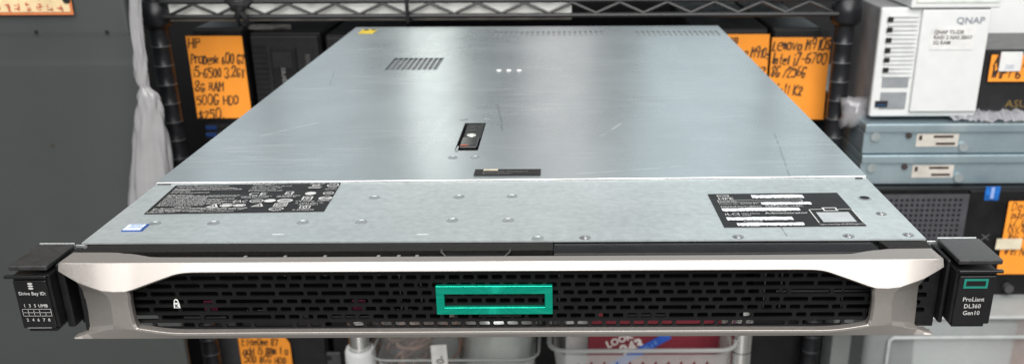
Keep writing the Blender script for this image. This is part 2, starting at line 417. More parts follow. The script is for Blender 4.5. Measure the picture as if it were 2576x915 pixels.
# badge on the lid
c = at(1277, 435, Z=ZT); bw, bh = 0.0415, 0.0120
m = MB(); m.box(c.x-bw/2, c.x+bw/2, c.y-bh/2, c.y+bh/2, ZT+0.0003, ZT+0.0007); badge = m.out('badge_label', LABELB, server)
m = MB(); z = ZT+0.0010
def frame(m, x0, x1, y0, y1, t, z):
    m.box(x0, x1, y0, y0+t, z-0.0002, z); m.box(x0, x1, y1-t, y1, z-0.0002, z); m.box(x0, x0+t, y0+t, y1-t, z-0.0002, z); m.box(x1-t, x1, y0+t, y1-t, z-0.0002, z)
frame(m, c.x-bw/2+0.0055, c.x-bw/2+0.0145, c.y+0.0028, c.y+0.0050, 0.0006, z); m.out('badge_bar', mat('badge_gold', (0.8, 0.72, 0.55), 0.4), badge)
m = MB(); add_text(m, 'Hewlett Packard', 0.0042, Matrix.Translation((c.x-bw/2+0.0052, c.y-0.0013, z)), sx=1.0); add_text(m, 'Enterprise', 0.0042, Matrix.Translation((c.x-bw/2+0.0052, c.y-0.0050, z)))
m.out('badge_lettering', mat('grey_print', (0.16, 0.16, 0.16), 0.5), badge)

# rivets, screws and dots on the covers
RIV = mat('rivet_steel', (0.50, 0.54, 0.55), 0.34, 0.75)  # darker than the cover, in place of the shaded groove round each rivet
def part_copy(o, loc):
    c = o.copy(); C.objects.link(c); c.parent = o.parent; c.matrix_parent_inverse = o.matrix_parent_inverse.copy(); c.location = loc; return c
m = MB(); m.lathe((0, 0, 0), [(0.0034, 0.00002), (0.0031, 0.00022), (0.0028, 0.00022), (0.0026, 0.00003), (0.0021, 0.00003), (0.0018, 0.00012), (0, 0.00012)])
rv = m.out('rivet', RIV, server, smooth='auto')
spots = [(390, 562), (537, 561), (762, 559), (909, 558), (1138, 554), (1278, 554), (942, 497), (1155, 495), (1288, 494), (1353, 599.5)]
for i, (px, py) in enumerate(spots):
    p = at(px, py, Z=0.0425); o = rv if i == 0 else part_copy(rv, p)
    o.location = p
for px, py in ((1139, 396), (1196, 396), (1167, 301), (1223, 301)):
    p = at(px, py, Z=ZT); part_copy(rv, p)
m = MB(); m.lathe((0, 0, 0), [(0.0044, 0.00002), (0.0036, 0.00020), (0.0030, 0.00015), (0.0028, 0.0006), (0.0021, 0.0007), (0.0011, 0.0007), (0.0009, 0.0002), (0, 0.0002)])
for k in range(6):
    a = k*math.pi/3; m.box(math.cos(a)*0.0016-0.0003, math.cos(a)*0.0016+0.0003, math.sin(a)*0.0016-0.0003, math.sin(a)*0.0016+0.0003, 0.00065, 0.0008)
sw = m.out('screw', mat('screw_steel', (0.40, 0.41, 0.42), 0.35, 0.8, var=0.4, scale=500), server, smooth='auto', mx=Matrix.Diagonal((0.72, 0.72, 0.8, 1)))
for i, (px, py) in enumerate([(1472, 597), (1857, 595), (2135, 593), (2285, 590), (2217, 537)]):
    p = at(px, py, Z=0.0425); o = sw if i == 0 else part_copy(sw, p); o.location = p
m = MB(); m.lathe((hole.x, hole.y, 0.0425), [(0.0040, 0.00005), (0.0034, 0.0003), (0.0028, 0.0003)]); m.out('hole_rim', RIV, server, smooth=True)
m = MB(); m.lathe((hole.x, hole.y, 0.0426), [(0.0028, 0.0002), (0, 0.0002)]); m.out('screw_hole', BLKM, server)
m = MB(); m.lathe((0, 0, 0), [(0.0026, 0.0001), (0.0020, 0.0009), (0, 0.0012)]); dt = m.out('lid_stud', mat('stud_white', (0.92, 0.93, 0.92), 0.3, 0.2), server, smooth=True)
for i, (px, py) in enumerate([(1255, 178), (1280, 178), (1306, 178)]):
    p = at(px, py, Z=ZT); o = dt if i == 0 else part_copy(dt, p); o.location = p
TICK = mat('tick_white', (0.8, 0.82, 0.82), 0.4, 0.4)
for px, py in ((700, 589), (1062, 589)):           # small raised edge ticks stamped in the front cover
    p = at(px, py, Z=0.0425); MB().box(p.x-0.0030, p.x+0.0030, p.y-0.0001, p.y+0.0001, 0.0425, 0.0426).out('stamped_tick', TICK, server)

# yellow warning sticker, processor sticker
p = at(926, 80, Z=ZT); m = MB(); m.box(p.x-0.0085, p.x+0.0085, p.y-0.015, p.y+0.013, ZT+0.0002, ZT+0.0005); ys_ = m.out('warning_sticker', mat('yellow_sticker', (0.86, 0.62, 0.02), 0.5), server)
m = MB(); m.box(p.x-0.006, p.x-0.001, p.y+0.004, p.y+0.012, ZT+0.0006, ZT+0.0008).box(p.x+0.003, p.x+0.007, p.y+0.006, p.y+0.012, ZT+0.0006, ZT+0.0008); m.out('warning_symbol', INK, ys_)
p = at(341, 573.5, Z=0.0425); m = MB(); m.box(p.x-0.0055, p.x+0.0055, p.y-0.0052, p.y+0.0052, 0.0427, 0.0430); st = m.out('processor_sticker', mat('sticker_blue', (0.02, 0.075, 0.30), 0.4), server)
m = MB(); m.box(p.x-0.0050, p.x+0.0044, p.y-0.0044, p.y+0.0040, 0.0431, 0.0433); m.out('sticker_panel', mat('sticker_white', (0.66, 0.73, 0.82), 0.4, var=0.06), st)
m = MB(); add_text(m, 'intel', 0.0034, Matrix.Translation((p.x-0.003, p.y+0.001, 0.04345))); add_text(m, 'XEON', 0.0026, Matrix.Translation((p.x-0.003, p.y-0.002, 0.04345))); m.out('sticker_lettering', mat('sticker_ink', (0.05, 0.2, 0.5), 0.5), st)

# ---- the two printed labels on the front cover
def label_frame(q0, q1, q3):
    """origin at the label's front-left corner"""
    return frame_mx(q0, q1-q0, q3-q0)
zl = 0.0428
fl, fr, bl_ = at(362, 538, Z=zl), at(815, 531, Z=zl), at(435, 466, Z=zl)
mx = label_frame(fl, fr, bl_); LW = (fr-fl).length; LH = (bl_-fl).length
m = MB(); m.box(0, LW, 0, LH, -0.0002, 0.0001); lab = m.out('rating_label', LABELB, server, mx=mx, bevel=0.0001)
m = MB(); T = lambda s, x, y, sz, sx=1.0: add_text(m, s, sz, mx @ Matrix.Translation((x, y, 0.0004)), sx=sx)
def micro(x0, x1, y, h, rnd):                     # a line of print too small to read
    x = x0
    while x < x1:
        w = rnd.uniform(0.0008, 0.0034); w = min(w, x1-x)
        xx = x
        while xx < x+w:
            hh = h*rnd.choice((0.5, 0.5, 0.8)); m.poly([mx @ Vector(v) for v in ((xx, y, 0.0004), (xx+0.00042, y, 0.0004), (xx+0.00042, y+hh, 0.0004), (xx, y+hh, 0.0004))]); xx += 0.0006
        x += w+0.0006
def bar(x0, x1, y0, y1): m.poly([mx @ Vector(v) for v in ((x0, y0, 0.0004), (x1, y0, 0.0004), (x1, y1, 0.0004), (x0, y1, 0.0004))])
def oval(cx, cy, rx, ry, t, fill=False):
    n = 18; P = [(math.cos(2*math.pi*i/n), math.sin(2*math.pi*i/n)) for i in range(n)]
    if fill: m.poly([mx @ Vector((cx+rx*a, cy+ry*b, 0.0004)) for a, b in P]); return
    for i in range(n):
        a, b = P[i]; c, d = P[(i+1) % n]
        m.poly([mx @ Vector(v) for v in ((cx+rx*a, cy+ry*b, 0.0004), (cx+rx*c, cy+ry*d, 0.0004), (cx+(rx-t)*c, cy+(ry-t)*d, 0.0004), (cx+(rx-t)*a, cy+(ry-t)*b, 0.0004))])
def boxo(x0, x1, y0, y1, t): bar(x0, x1, y0, y0+t); bar(x0, x1, y1-t, y1); bar(x0, x0+t, y0+t, y1-t); bar(x1-t, x1, y0+t, y1-t)
rr = random.Random(3)
T('Hewlett Packard Enterprise', 0.0025, LH-0.0052, 0.0032, 0.86)
for i, w in enumerate((0.036, 0.040, 0.010, 0.022)): micro(0.0025, 0.0025+w, LH-0.0085-0.0026*i, 0.0015, rr)
for i, w in enumerate((0.014, 0.042, 0.041, 0.024, 0.041, 0.034, 0.041, 0.036, 0.043, 0.026)): micro(0.0025, 0.0025+w, LH-0.0200-0.0021*i, 0.0013, rr)
micro(0.0135, 0.022, 0.0095, 0.0016, rr)
for i, w in enumerate((0.034, 0.034, 0.029)): micro(0.0025, 0.0025+w, 0.0066-0.0024*i+0.0004, 0.0016, rr)
T('875829-001   2117', 0.0012, 0.0005, 0.0020); T('Q112 / R192, ProLiant DL360 Gen10', 0.0245, 0.0008, 0.0020, 0.8)
T('RATED INPUT', 0.0475, LH-0.0040, 0.0020); T('100-240V~ 50-60Hz, 9A-4.5A', 0.0475, LH-0.0068, 0.0022, 0.9); T('-48V, 240VDC  6A-3.8A', 0.0475, LH-0.0096, 0.0022, 0.85)
micro(0.0475, 0.063, LH-0.0122, 0.0013, rr); micro(0.0475, 0.067, LH-0.0145, 0.0013, rr)
T('CE', 0.049, 0.0285, 0.0070, 1.3); micro(0.046, 0.064, 0.0262, 0.0014, rr); micro(0.047, 0.062, 0.0240, 0.0014, rr)
boxo(0.0705, 0.0750, 0.0290, 0.0345, 0.0006); T('KC', 0.0712, 0.0303, 0.0036); micro(0.067, 0.080, 0.0265, 0.0014, rr); micro(0.067, 0.078, 0.0245, 0.0014, rr)
T('EAC', 0.0440, 0.0160, 0.0060, 0.72); oval(0.0572, 0.0185, 0.0040, 0.0030, 0.0007); bar(0.0552, 0.0592, 0.0180, 0.0190)
oval(0.0648, 0.0185, 0.0034, 0.0028, 0.0, True); oval(0.0735, 0.0182, 0.0045, 0.0032, 0.0013); bar(0.071, 0.076, 0.0175, 0.0188)
for cx in (0.0345, 0.0600):
    a = 0.0036; P = ((cx-a, 0.0085), (cx+a, 0.0085), (cx+0.001, 0.0145)); Q = ((cx-a*0.55, 0.0095), (cx+a*0.55, 0.0095), (cx+0.0007, 0.0130))
    for i in range(3): j = (i+1) % 3; m.poly([mx @ Vector((*v, 0.0004)) for v in (P[i], P[j], Q[j], Q[i])])
    bar(cx-0.0002, cx+0.0005, 0.0100, 0.0118)
for cx in (0.0420, 0.0495): oval(cx, 0.0112, 0.0036, 0.0024, 0.0007); bar(cx-0.0022, cx+0.0022, 0.0100, 0.0122)
micro(0.034, 0.055, 0.0062, 0.0015, rr); micro(0.034, 0.054, 0.0040, 0.0015, rr)
boxo(0.0690, 0.0765, 0.0080, 0.0140, 0.0006); boxo(0.0702, 0.0753, 0.0092, 0.0128, 0.0006); T('VCI', 0.0708, 0.0098, 0.0024)
oval(0.0720, 0.0040, 0.0042, 0.0029, 0.0007); T('CCC', 0.0689, 0.0026, 0.0036, 0.9)
T('IS 13252 (Part 1)/', 0.0805, 0.0126, 0.0028, 0.8); T('IEC 60950-1', 0.0830, 0.0098, 0.0026, 0.85); boxo(0.0845, 0.0905, 0.0040, 0.0088, 0.0006); oval(0.0875, 0.0064, 0.0013, 0.0019, 0.0006); T('R-41000698', 0.0815, 0.0010, 0.0027, 0.9)
oval(0.0958, LH-0.0056, 0.0036, 0.0030, 0.0007); T('UL', 0.0940, LH-0.0068, 0.0032); T('LISTED', 0.0935, LH-0.0110, 0.0018); micro(0.0925, 0.099, LH-0.0135, 0.0013, rr)
boxo(0.0835, 0.0875, LH-0.0075, LH-0.0030, 0.0006); bar(0.0818, 0.0892, LH-0.0104, LH-0.0093)
for s in (-1, 1):
    m.poly([mx @ Vector(v) for v in ((0.0855-0.004*s, LH-0.0085, 0.0004), (0.0855-0.004*s+0.0006, LH-0.0085, 0.0004), (0.0855+0.0045*s+0.0006, LH-0.0020, 0.0004), (0.0855+0.0045*s, LH-0.0020, 0.0004))])
oval(0.0855, 0.0305, 0.0032, 0.0030, 0.0, True); oval(0.0960, 0.0305, 0.0032, 0.0028, 0.0006); bar(0.0945, 0.0975, 0.0300, 0.0308)
boxo(0.0825, 0.0885, 0.0190, 0.0250, 0.0009); bar(0.084, 0.0870, 0.0215, 0.0225); bar(0.0851, 0.0859, 0.0203, 0.0238); micro(0.0800, 0.0905, 0.0165, 0.0016, rr)
oval(0.0960, 0.0215, 0.0040, 0.0032, 0.0009); bar(0.0930, 0.0990, 0.0207, 0.0220); micro(0.0925, 0.0995, 0.0165, 0.0015, rr)
m.out('label_print', mat('label_print', (0.58, 0.59, 0.59), 0.5), lab, flip=False)

fl, fr, bl_ = at(1822, 571, Z=zl), at(2180, 567, Z=zl), at(1778, 488, Z=zl)
mx = label_frame(fl, fr, bl_); LW = (fr-fl).length; LH = (bl_-fl).length
m = MB(); m.box(0, LW, 0, LH, -0.0002, 0.0001); lab2 = m.out('serial_label', LABELB, server, mx=mx, bevel=0.0001)
m = MB()
boxo(0.0045, 0.0115, LH-0.0060, LH-0.0035, 0.0006); T('HPE', 0.0043, LH-0.0112, 0.0052, 1.0)
boxo(0.0035, 0.0520, LH-0.0160, LH-0.0122, 0.0004); T('Serial No', 0.0045, LH-0.0152, 0.0026); T('Product No  867958-B21', 0.0035, LH-0.0192, 0.0026, 0.85)
T('MANUFACTURING  TRACKING LABEL', 0.0035, LH-0.0242, 0.0032, 0.86)
T('iLO', 0.0035, 0.0172, 0.0050, 1.1); bar(0.0112, 0.0116, 0.0165, 0.0215); T('User Name', 0.0130, 0.0190, 0.0024, 0.9); T('DNS', 0.0130, 0.0163, 0.0024); T('Administrator', 0.0260, 0.0186, 0.0044, 0.95); T('Password', 0.0118, 0.0062, 0.0026)
gx, gy = 0.0535, 0.0040
bar(gx-0.002, gx-0.0014, gy, gy+0.0215); bar(gx+0.0218, gx+0.0224, gy, gy+0.0215); bar(gx-0.002, gx+0.0055, gy+0.0209, gy+0.0215); bar(gx+0.0148, gx+0.0224, gy+0.0209, gy+0.0215)
boxo(gx+0.0060, gx+0.0142, gy+0.0185, gy+0.0240, 0.0010); T('hpe.com/qref/dl360gen10', gx-0.0020, 0.0010, 0.0026, 0.92)
m.out('label_print', mat('label_print', (0.58, 0.59, 0.59), 0.5), lab2, flip=False)
m = MB()
def ragged(x0, x1, y0, y1, amp=0.0011):           # white strips with torn-looking edges
    n = int((x1-x0)/0.0007); top = []; bot = []; b = rr.uniform(-1, 1)
    for i in range(n+1):
        b = 0.8*b+0.45*rr.uniform(-1, 1); top.append((x0+(x1-x0)*i/n, y1+amp*max(-1.3, min(1.3, b))*0.6)); bot.append((x0+(x1-x0)*i/n, y0+amp*rr.uniform(-0.6, 0.5)))
    for i in range(n): m.poly([mx @ Vector((*v, 0.00035)) for v in (bot[i], bot[i+1], top[i+1], top[i])])
ragged(0.0245, 0.0545, LH-0.0090, LH-0.0038); ragged(0.0275, 0.0560, LH-0.0205, LH-0.0165); ragged(0.0035, 0.0470, LH-0.0305, LH-0.0255); ragged(0.0035, 0.0395, 0.0095, 0.0140); ragged(0.0075, 0.0435, 0.0010, 0.0052)
m.out('blank_strip', BARC, lab2, flip=False); m = MB()
m.poly([mx @ Vector(v) for v in ((gx+0.0010, gy+0.0010, 0.00035), (gx+0.0190, gy+0.0010, 0.00035), (gx+0.0190, gy+0.0165, 0.00035), (gx+0.0010, gy+0.0165, 0.00035))])
m.out('blank_square', mat('label_grey', (0.40, 0.43, 0.45), 0.5), lab2, flip=False)

# ---- black plastic strip in front of the covers
m = MB(); xa = at(1393, 620, Z=0.0422).x
m.hexa([(-0.213, -0.0085, 0.036), (xa-0.0004, -0.0085, 0.036), (xa-0.0004, -0.0008, 0.036), (-0.213, -0.0008, 0.036)], [(-0.213, -0.0100, 0.0415), (xa-0.0004, -0.0100, 0.0415), (xa-0.0004, -0.0008, 0.0418), (-0.213, -0.0008, 0.0418)])
m.out('top_strip', TEX, server, bevel=0.0003); m = MB()
xb = at(2210, 610, Z=0.042).x; xc = at(2335, 610, Z=0.042).x
m.hexa([(xb+0.003, -0.0115, 0.036), (xc, -0.0115, 0.036), (xc, -0.0008, 0.036), (xb+0.001, -0.0008, 0.036)], [(xb+0.003, -0.0100, 0.0418), (xc, -0.0100, 0.0418), (xc, -0.0008, 0.0418), (xb+0.001, -0.0008, 0.0418)])
m.out('top_strip', TEX, server, bevel=0.0003)
m = MB(); m.hexa([(xa, -0.0125, 0.034), (xb, -0.0125, 0.034), (xb-0.0025, -0.0008, 0.036), (xa, -0.0008, 0.036)], [(xa, -0.0108, 0.0398), (xb, -0.0108, 0.0398), (xb-0.0025, -0.0008, 0.0412), (xa, -0.0008, 0.0412)])
m.out('optical_bay_cover', BLK, server, bevel=0.0003)
ta, tb = at(1108, 640, Z=0.04).x, at(1285, 640, Z=0.04).x
m = MB(); m.hexa([(ta+0.003, -0.0152, 0.034), (tb-0.003, -0.0152, 0.034), (tb, -0.0098, 0.034), (ta, -0.0098, 0.034)], [(ta+0.003, -0.0152, 0.0390), (tb-0.003, -0.0152, 0.0390), (tb, -0.0098, 0.0400), (ta, -0.0098, 0.0400)])
tab = m.out('release_tab', BLKG, server, bevel=0.0003)
m = MB(); m.tube([(ta+0.0005, -0.0104, 0.0420), (ta+0.0005, -0.0118, 0.0412), (ta+0.0036, -0.0152, 0.0394), (tb-0.0036, -0.0152, 0.0394), (tb-0.0005, -0.0118, 0.0412), (tb-0.0005, -0.0104, 0.0420)], 0.0006, 8); m.out('tab_rim', mat('tab_black', (0.05, 0.05, 0.05), 0.4), tab, smooth=True)
PEG = mat('peg_grey', (0.22, 0.22, 0.22), 0.5)
for px in (632, 730, 828, 960, 1010, 1055):
    p = at(px, 638, Z=0.037); MB().box(p.x-0.0008, p.x+0.0008, -0.0150, -0.0102, 0.030, 0.0392).out('strip_peg', PEG, server)
m = MB(); m.box(-0.2150, 0.2150, -0.0030, 0.0004, 0.003, 0.0358); m.out('front_frame', BAY, server)

# ---- drive carriers behind the grille
def carrier(x0, burg):
    for row in range(2):
        z0 = 0.0036+row*0.0165
        m = MB(); m.box(x0, x0+0.073, -0.0105, -0.0031, z0, z0+0.0155); o = m.out('drive_carrier', BAY, server, bevel=0.0005)
        m = MB(); m.box(x0+0.004, x0+0.069, -0.0110, -0.0106, z0+0.0128, z0+0.0138).box(x0+0.012, x0+0.034, -0.0111, -0.0106, z0+0.001, z0+0.0018); m.out('carrier_rail', BAYR, o)
        if burg and row == 0:
            m = MB(); m.box(x0+0.0235, x0+0.0305, -0.0114, -0.0106, z0+0.003, z0+0.011); m.out('release_latch', BURG, o, bevel=0.0003)
            m = MB(); mm = frame_mx(Vector((x0+0.0455, -0.0109, z0+0.0075)), (1, 0, 0), (0, 0, 1)); add_text(m, '10K', 0.0032, mm); add_text(m, '600 GB', 0.0032, mm @ Matrix.Translation((-0.001, -0.0042, 0))); m.out('carrier_lettering', mat('dim_print', (0.3, 0.3, 0.3), 0.5), o, flip=False)
for i, x0 in enumerate((-0.1785, -0.1020, -0.0255, 0.0510)): carrier(x0, i < 2)
m = MB(); m.box(0.128, 0.205, -0.0095, -0.0031, 0.0036, 0.035); media = m.out('media_bay', BAY, server)
m = MB()
for xx in (0.1335, 0.1420, 0.1740): m.box(xx, xx+0.0007, -0.0102, -0.0096, 0.006, 0.033)
m.box(0.14, 0.19, -0.0102, -0.0096, 0.0175, 0.0183); m.out('bay_rib', BAYR, media)
for px in (1008, 1060, 1407):
    p = at(px, 740, Y=-0.0125); MB().box(p.x-0.0004, p.x+0.0004, -0.0128, -0.0122, 0.008, 0.034).out('light_pipe', BAYR, server)

# ---- grille
grille_root = None
rows = [0.0069+i*0.004283 for i in range(7)]
m = MB(); pz = 0.004283; YG = -0.0235
gf = lambda x, z, d: (x, YG+d, z)
rg = random.Random(11)
for ri, zc in enumerate(rows):
    z0, z1 = zc-pz/2, zc+pz/2
    if ri == 0: z0 = zc-pz/2
    x = -0.1905+(0.00355 if ri % 2 else 0.0); pitch = 0.0071
    m.poly([gf(-0.1965, z0, 0), gf(x, z0, 0), gf(x, z1, 0), gf(-0.1965, z1, 0)])
    while x < 0.1835:
        c = abs(x)
        k = 1 if c < 0.075 else rg.choice((1, 1, 1, 2) if c < 0.12 else (1, 1, 2, 2, 3) if c < 0.15 else (1, 2, 2, 2, 3))
        w = pitch*k
        if c > 0.165 and k == 1 and rg.random() < 0.3: w = pitch*1.3
        slot_cell(m, x, x+w, z0, z1, x+0.00085, x+w-0.00085, zc-0.00132, zc+0.00132, 0.0008, gf, 0.0016)
        x += w
    m.poly([gf(x, z0, 0), gf(0.1965, z0, 0), gf(0.1965, z1, 0), gf(x, z1, 0)])
zt = rows[-1]+pz/2; zb = rows[0]-pz/2
m.poly([gf(-0.1965, zt, 0), gf(0.1965, zt, 0), gf(0.1965, 0.0405, 0), gf(-0.1965, 0.0405, 0)])
m.poly([gf(-0.1965, 0.0015, 0), gf(0.1965, 0.0015, 0), gf(0.1965, zb, 0), gf(-0.1965, zb, 0)])
grille = m.out('grille', GRILL, server, flip=False)
# padlock mark on the grille
p = at(445, 763, Y=-0.0240)
m = MB(); mm = frame_mx(Vector((p.x, -0.0242, p.z-0.0018)), (1, 0, 0), (0, 0, 1))
m.prism([mm @ Vector(v) for v in ((-0.0016, -0.0004, 0), (0.0016, -0.0004, 0), (0.0014, 0.0024, 0), (-0.0014, 0.0024, 0))], (0, -0.0003, 0))
m.tube([mm @ Vector((0.0010*math.cos(a), 0.0026+0.0017*math.sin(a), 0.0002)) for a in [math.pi*i/8 for i in range(9)]], 0.0003, 6)
lk = m.out('lock_mark', WHITEP, grille)
m = MB(); add_text(m, 'K', 0.0026, frame_mx(Vector((p.x-0.0008, -0.0248, p.z-0.0017)), (1, 0, 0), (0, 0, 1)), bold=0.0001); m.out('lock_letter', BLKM, server)

# ---- bezel frame
def P_(px, py, Y): v = at(px, py, Y=Y); return (v.x, v.y, v.z)
def P2(px, Y, Zv): v = at(px, 700, Y=Y); return (v.x, Y, Zv)
crease = [(147, 0), (165, 0), (186, 0), (215, 0), (240, 0), (300, 0), (330, 0)]
ZC = 0.0421; YC = -0.0258
cols = []                                           # each column: top back, crease, upper-low row, lower row, bottom, + mid points
def xz(px, py, Y): v = at(px, py, Y=Y); return Vector((v.x, Y, v.z))
up_low = [(145.5, 682, -.0262), (170, 697, -.0276), (193, 710, -.0290), (222, 721, -.0310), (253, 731.5, -.0328), (285, 734.5, -.0330), (316, 733.5, -.0326)]
lo_row = [(184, 849, -.0262), (203, 844, -.0264), (222, 837.5, -.0266), (254, 832, -.0286), (284, 827, -.0298), (312, 827, -.0300), (341, 829, -.0298)]
bot = [(190, 855.5), (212, 855.5), (236, 855.5), (262, 855), (290, 855), (320, 855), (350, 855)]
xcr = [147, 168, 195, 222, 250, 285, 320]
back = [(186, 633.6), (200, 634), (222, 634), (246, 634), (268, 634), (296, 634.5), (318, 637)]
op_up = catmull([(333, 728.5, -.0320), (365, 716.5, -.0310), (409, 700.5, -.0297), (438, 690.5, -.0290), (462, 686.5, -.0287), (500, 685, -.0286), (652, 684, -.0286)], 3)
op_lo = catmull([(352, 832.5, -.0297), (392, 838.5, -.0295), (425, 842, -.0294), (453, 843.5, -.0293), (490, 843.5, -.0292), (540, 843, -.0291), (652, 842, -.0290)], 3)
m = MB(); bmv = m.b
def mk(v): return bmv.verts.new(v)
def build_bezel(sgn):
    mir = lambda v: Vector((v.x*sgn, v.y, v.z))
    colsV = []
    for i in range(7):
        b = at(*back[i], Z=0.0424); r0 = Vector((b.x, b.y, 0.0424))
        r1 = Vector((xz(xcr[i], 665, YC).x, YC, ZC)); r2 = xz(*up_low[i][:2], up_low[i][2]); r3 = xz(*lo_row[i][:2], lo_row[i][2])
        r4 = xz(bot[i][0], bot[i][1], -.0272); r4.z = 0.0012
        colsV.append([r0, r1, r2, r3, r4])
    nop = len(op_up)
    for i in range(nop):
        r2 = xz(*op_up[i][:2], op_up[i][2]); r3 = xz(*op_lo[i][:2], op_lo[i][2])
        t = i/(nop-1); xk = xz(330+(652-330)*t, 660, YC).x
        pxb = 325+(652-325)*t; pyb = 637 if pxb < 330 else (637+(pxb-330)*(647-637)/60 if pxb < 390 else 646)
        bk = at(pxb, pyb, Z=0.0424)
        r4 = Vector((xk-0.001, -.0272, 0.0012))
        colsV.append([Vector((bk.x, bk.y, .0424)), Vector((xk, YC, ZC)), r2, r3, r4])
    ee = colsV[-1]
    colsV.append([Vector((0, ee[0].y, ee[0].z)), Vector((0, YC, ZC)), Vector((0, ee[2].y, ee[2].z)), Vector((0, ee[3].y, ee[3].z)), Vector((0, -.0272, .0012))])
    vs = [[mk(mir(v)) for v in c] for c in colsV]
    def q(a, b, c, d): bmv.faces.new((a, b, c, d) if sgn > 0 else (d, c, b, a))
    for i in range(len(vs)-1):
        A, B = vs[i], vs[i+1]
        q(A[0], A[1], B[1], B[0]); q(A[1], A[2], B[2], B[1]); q(A[3], A[4], B[4], B[3])
    # end pillar: notch edge, ridge, pillar and opening edge between the upper facet and the bottom lip
    mid = {2: [(207, 728, -.0220), (213, 752, -.0205), (217, 780, -.0203), (224, 822, -.0210)],
           3: [(240, 738, -.0275), (247, 758, -.0262), (251, 784, -.0260), (257, 818, -.0264)],
           4: [(271, 746, -.0318), (279, 764, -.0308), (282, 788, -.0303), (284.5, 815, -.0301)],
           5: [(296, 746, -.0319), (300, 764, -.0308), (304, 788, -.0303), (310, 815, -.0301)],
           6: [(320.5, 745, -.0316), (321.5, 762, -.0306), (326, 787, -.0301), (333, 815, -.0299)]}
    if sgn < 0: mid[2] = [(a+9, b, y) for a, b, y in mid[2]]
    mv = {k: [vs[k][2]]+[mk(mir(xz(a, b, y))) for a, b, y in v]+[vs[k][3]] for k, v in mid.items()}
    for k in range(2, 6):
        for j in range(5): q(mv[k][j], mv[k][j+1], mv[k+1][j+1], mv[k+1][j])
    op_loop = [v for v in reversed([c[2] for c in vs[7:]])]+[vs[6][2]]+mv[6][1:-1]+[vs[6][3]]+[c[3] for c in vs[7:]]
    notch = [vs[0][1], vs[0][2], vs[1][2]]+mv[2]+[vs[1][3], vs[0][3], vs[0][4]]
    rest = [c[4] for c in vs]
    return op_loop, notch, rest, [c[0] for c in vs]
for sgn in (1, -1):
    op, notch, rest, top = build_bezel(sgn)
    # chamfer round the opening, then its inner wall
    n = len(op); r2 = []; r3 = []
    for i, v in enumerate(op):
        a = op[max(i-1, 0)].co; b = op[min(i+1, n-1)].co; d = (b-a); d = Vector((d.x, 0, d.z)).normalized()
        nn = Vector((-d.z, 0, d.x))*sgn
        if i in (0, n-1): nn.x = 0
        nn = nn*0.0010
        lowf = max(0.0, min(1.0, nn.z*1000))          # along the bottom the narrow inner band stands almost upright
        dy = 0.0016-0.0017*lowf; nn = nn*(1+0.5*lowf)
        r2.append(mk(v.co+nn+Vector((0, dy, 0)))); r3.append(mk(v.co+nn*(0.2+0.3*lowf)+Vector((0, 0.0058, 0))))
    for A, B in ((op, r2), (r2, r3)):
        for i in range(n-1): bmv.faces.new((A[i], A[i+1], B[i+1], B[i]) if sgn > 0 else (B[i], B[i+1], A[i+1], A[i]))
    for lst, dv in ((notch, Vector((0, 0.0050, 0))), (rest, Vector((0, 0.010, -0.0002))), (top, Vector((0, 0.0002, -0.003)))):
        cc = [mk(v.co+dv) for v in lst]
        for i in range(len(lst)-1): bmv.faces.new((lst[i], cc[i], cc[i+1], lst[i+1]) if sgn > 0 else (lst[i+1], cc[i+1], cc[i], lst[i]))
bmesh.ops.remove_doubles(bmv, verts=bmv.verts, dist=0.00002)
bez = m.out('bezel', BEZEL, server, bevel=0.0007, seg=3)
bez.modifiers['edge'].angle_limit = math.radians(18)

# ---- green frame emblem in the middle of the bezel
yf = -0.0260; yb = -0.0236
ea, eb, ia, ib_ = at(1099, 791, Y=yf), at(1390, 718, Y=yf), at(1119, 773, Y=yf), at(1370, 739, Y=yf)
lx0, lx1, lz0, lz1 = ea.x, eb.x, ea.z, eb.z; ix0, ix1, iz0, iz1 = ia.x, ib_.x, ia.z, ib_.z
m = MB()
O = [(lx0, lz0), (lx1, lz0), (lx1, lz1), (lx0, lz1)]; I = [(ix0, iz0), (ix1, iz0), (ix1, iz1), (ix0, iz1)]
of = [m.b.verts.new((x, yf, z)) for x, z in O]; inf = [m.b.verts.new((x, yf, z)) for x, z in I]; ob = [m.b.verts.new((x, yb, z)) for x, z in O]; ib = [m.b.verts.new((x, yb, z)) for x, z in I]
for i in range(4):
    j = (i+1) % 4
    m.b.faces.new((of[i], of[j], inf[j], inf[i])); m.b.faces.new((of[i], ob[i], ob[j], of[j])); m.b.faces.new((inf[i], inf[j], ib[j], ib[i]))
def radial_green():
    mt = bpy.data.materials.new('spun_green_glints'); mt.use_nodes = True; k = NT(mt); b = k.n['Principled BSDF']
    tc = k.new('ShaderNodeTexCoord').outputs['Object']; sep = k.new('ShaderNodeSeparateXYZ'); k.l.new(tc, sep.inputs[0])
    dx = k.math('SUBTRACT', sep.outputs[0], (lx0+lx1)/2); dz = k.math('SUBTRACT', sep.outputs[2], (lz0+lz1)/2)
    ang = k.math('ARCTAN2', dz, dx)
    cv = k.new('ShaderNodeCombineXYZ'); k.l.new(k.math('MULTIPLY', ang, 3.0), cv.inputs[0])
    nz = k.noise(cv.outputs[0], 3.0, 5, 0.65)
    # the turned finish: fine circular grooves, rough across them, so the tangent points outward
    tg = k.new('ShaderNodeCombineXYZ'); k.l.new(dx, tg.inputs[0]); k.l.new(dz, tg.inputs[2])
    vn = k.new('ShaderNodeVectorMath', operation='NORMALIZE'); k.l.new(tg.outputs[0], vn.inputs[0]); k.l.new(vn.outputs[0], b.inputs['Tangent'])
    k.l.new(k.mix(k.mapr(nz, 0.35, 0.65, 0, 1), (0.0, 0.41, 0.29), (0.015, 0.60, 0.40)), b.inputs['Base Color'])  # paler fans by angle put the radial glints into the colour
    b.inputs['Metallic'].default_value = 0.75; b.inputs['Roughness'].default_value = 0.24
    b.inputs['Anisotropic'].default_value = 0.95
    return mt
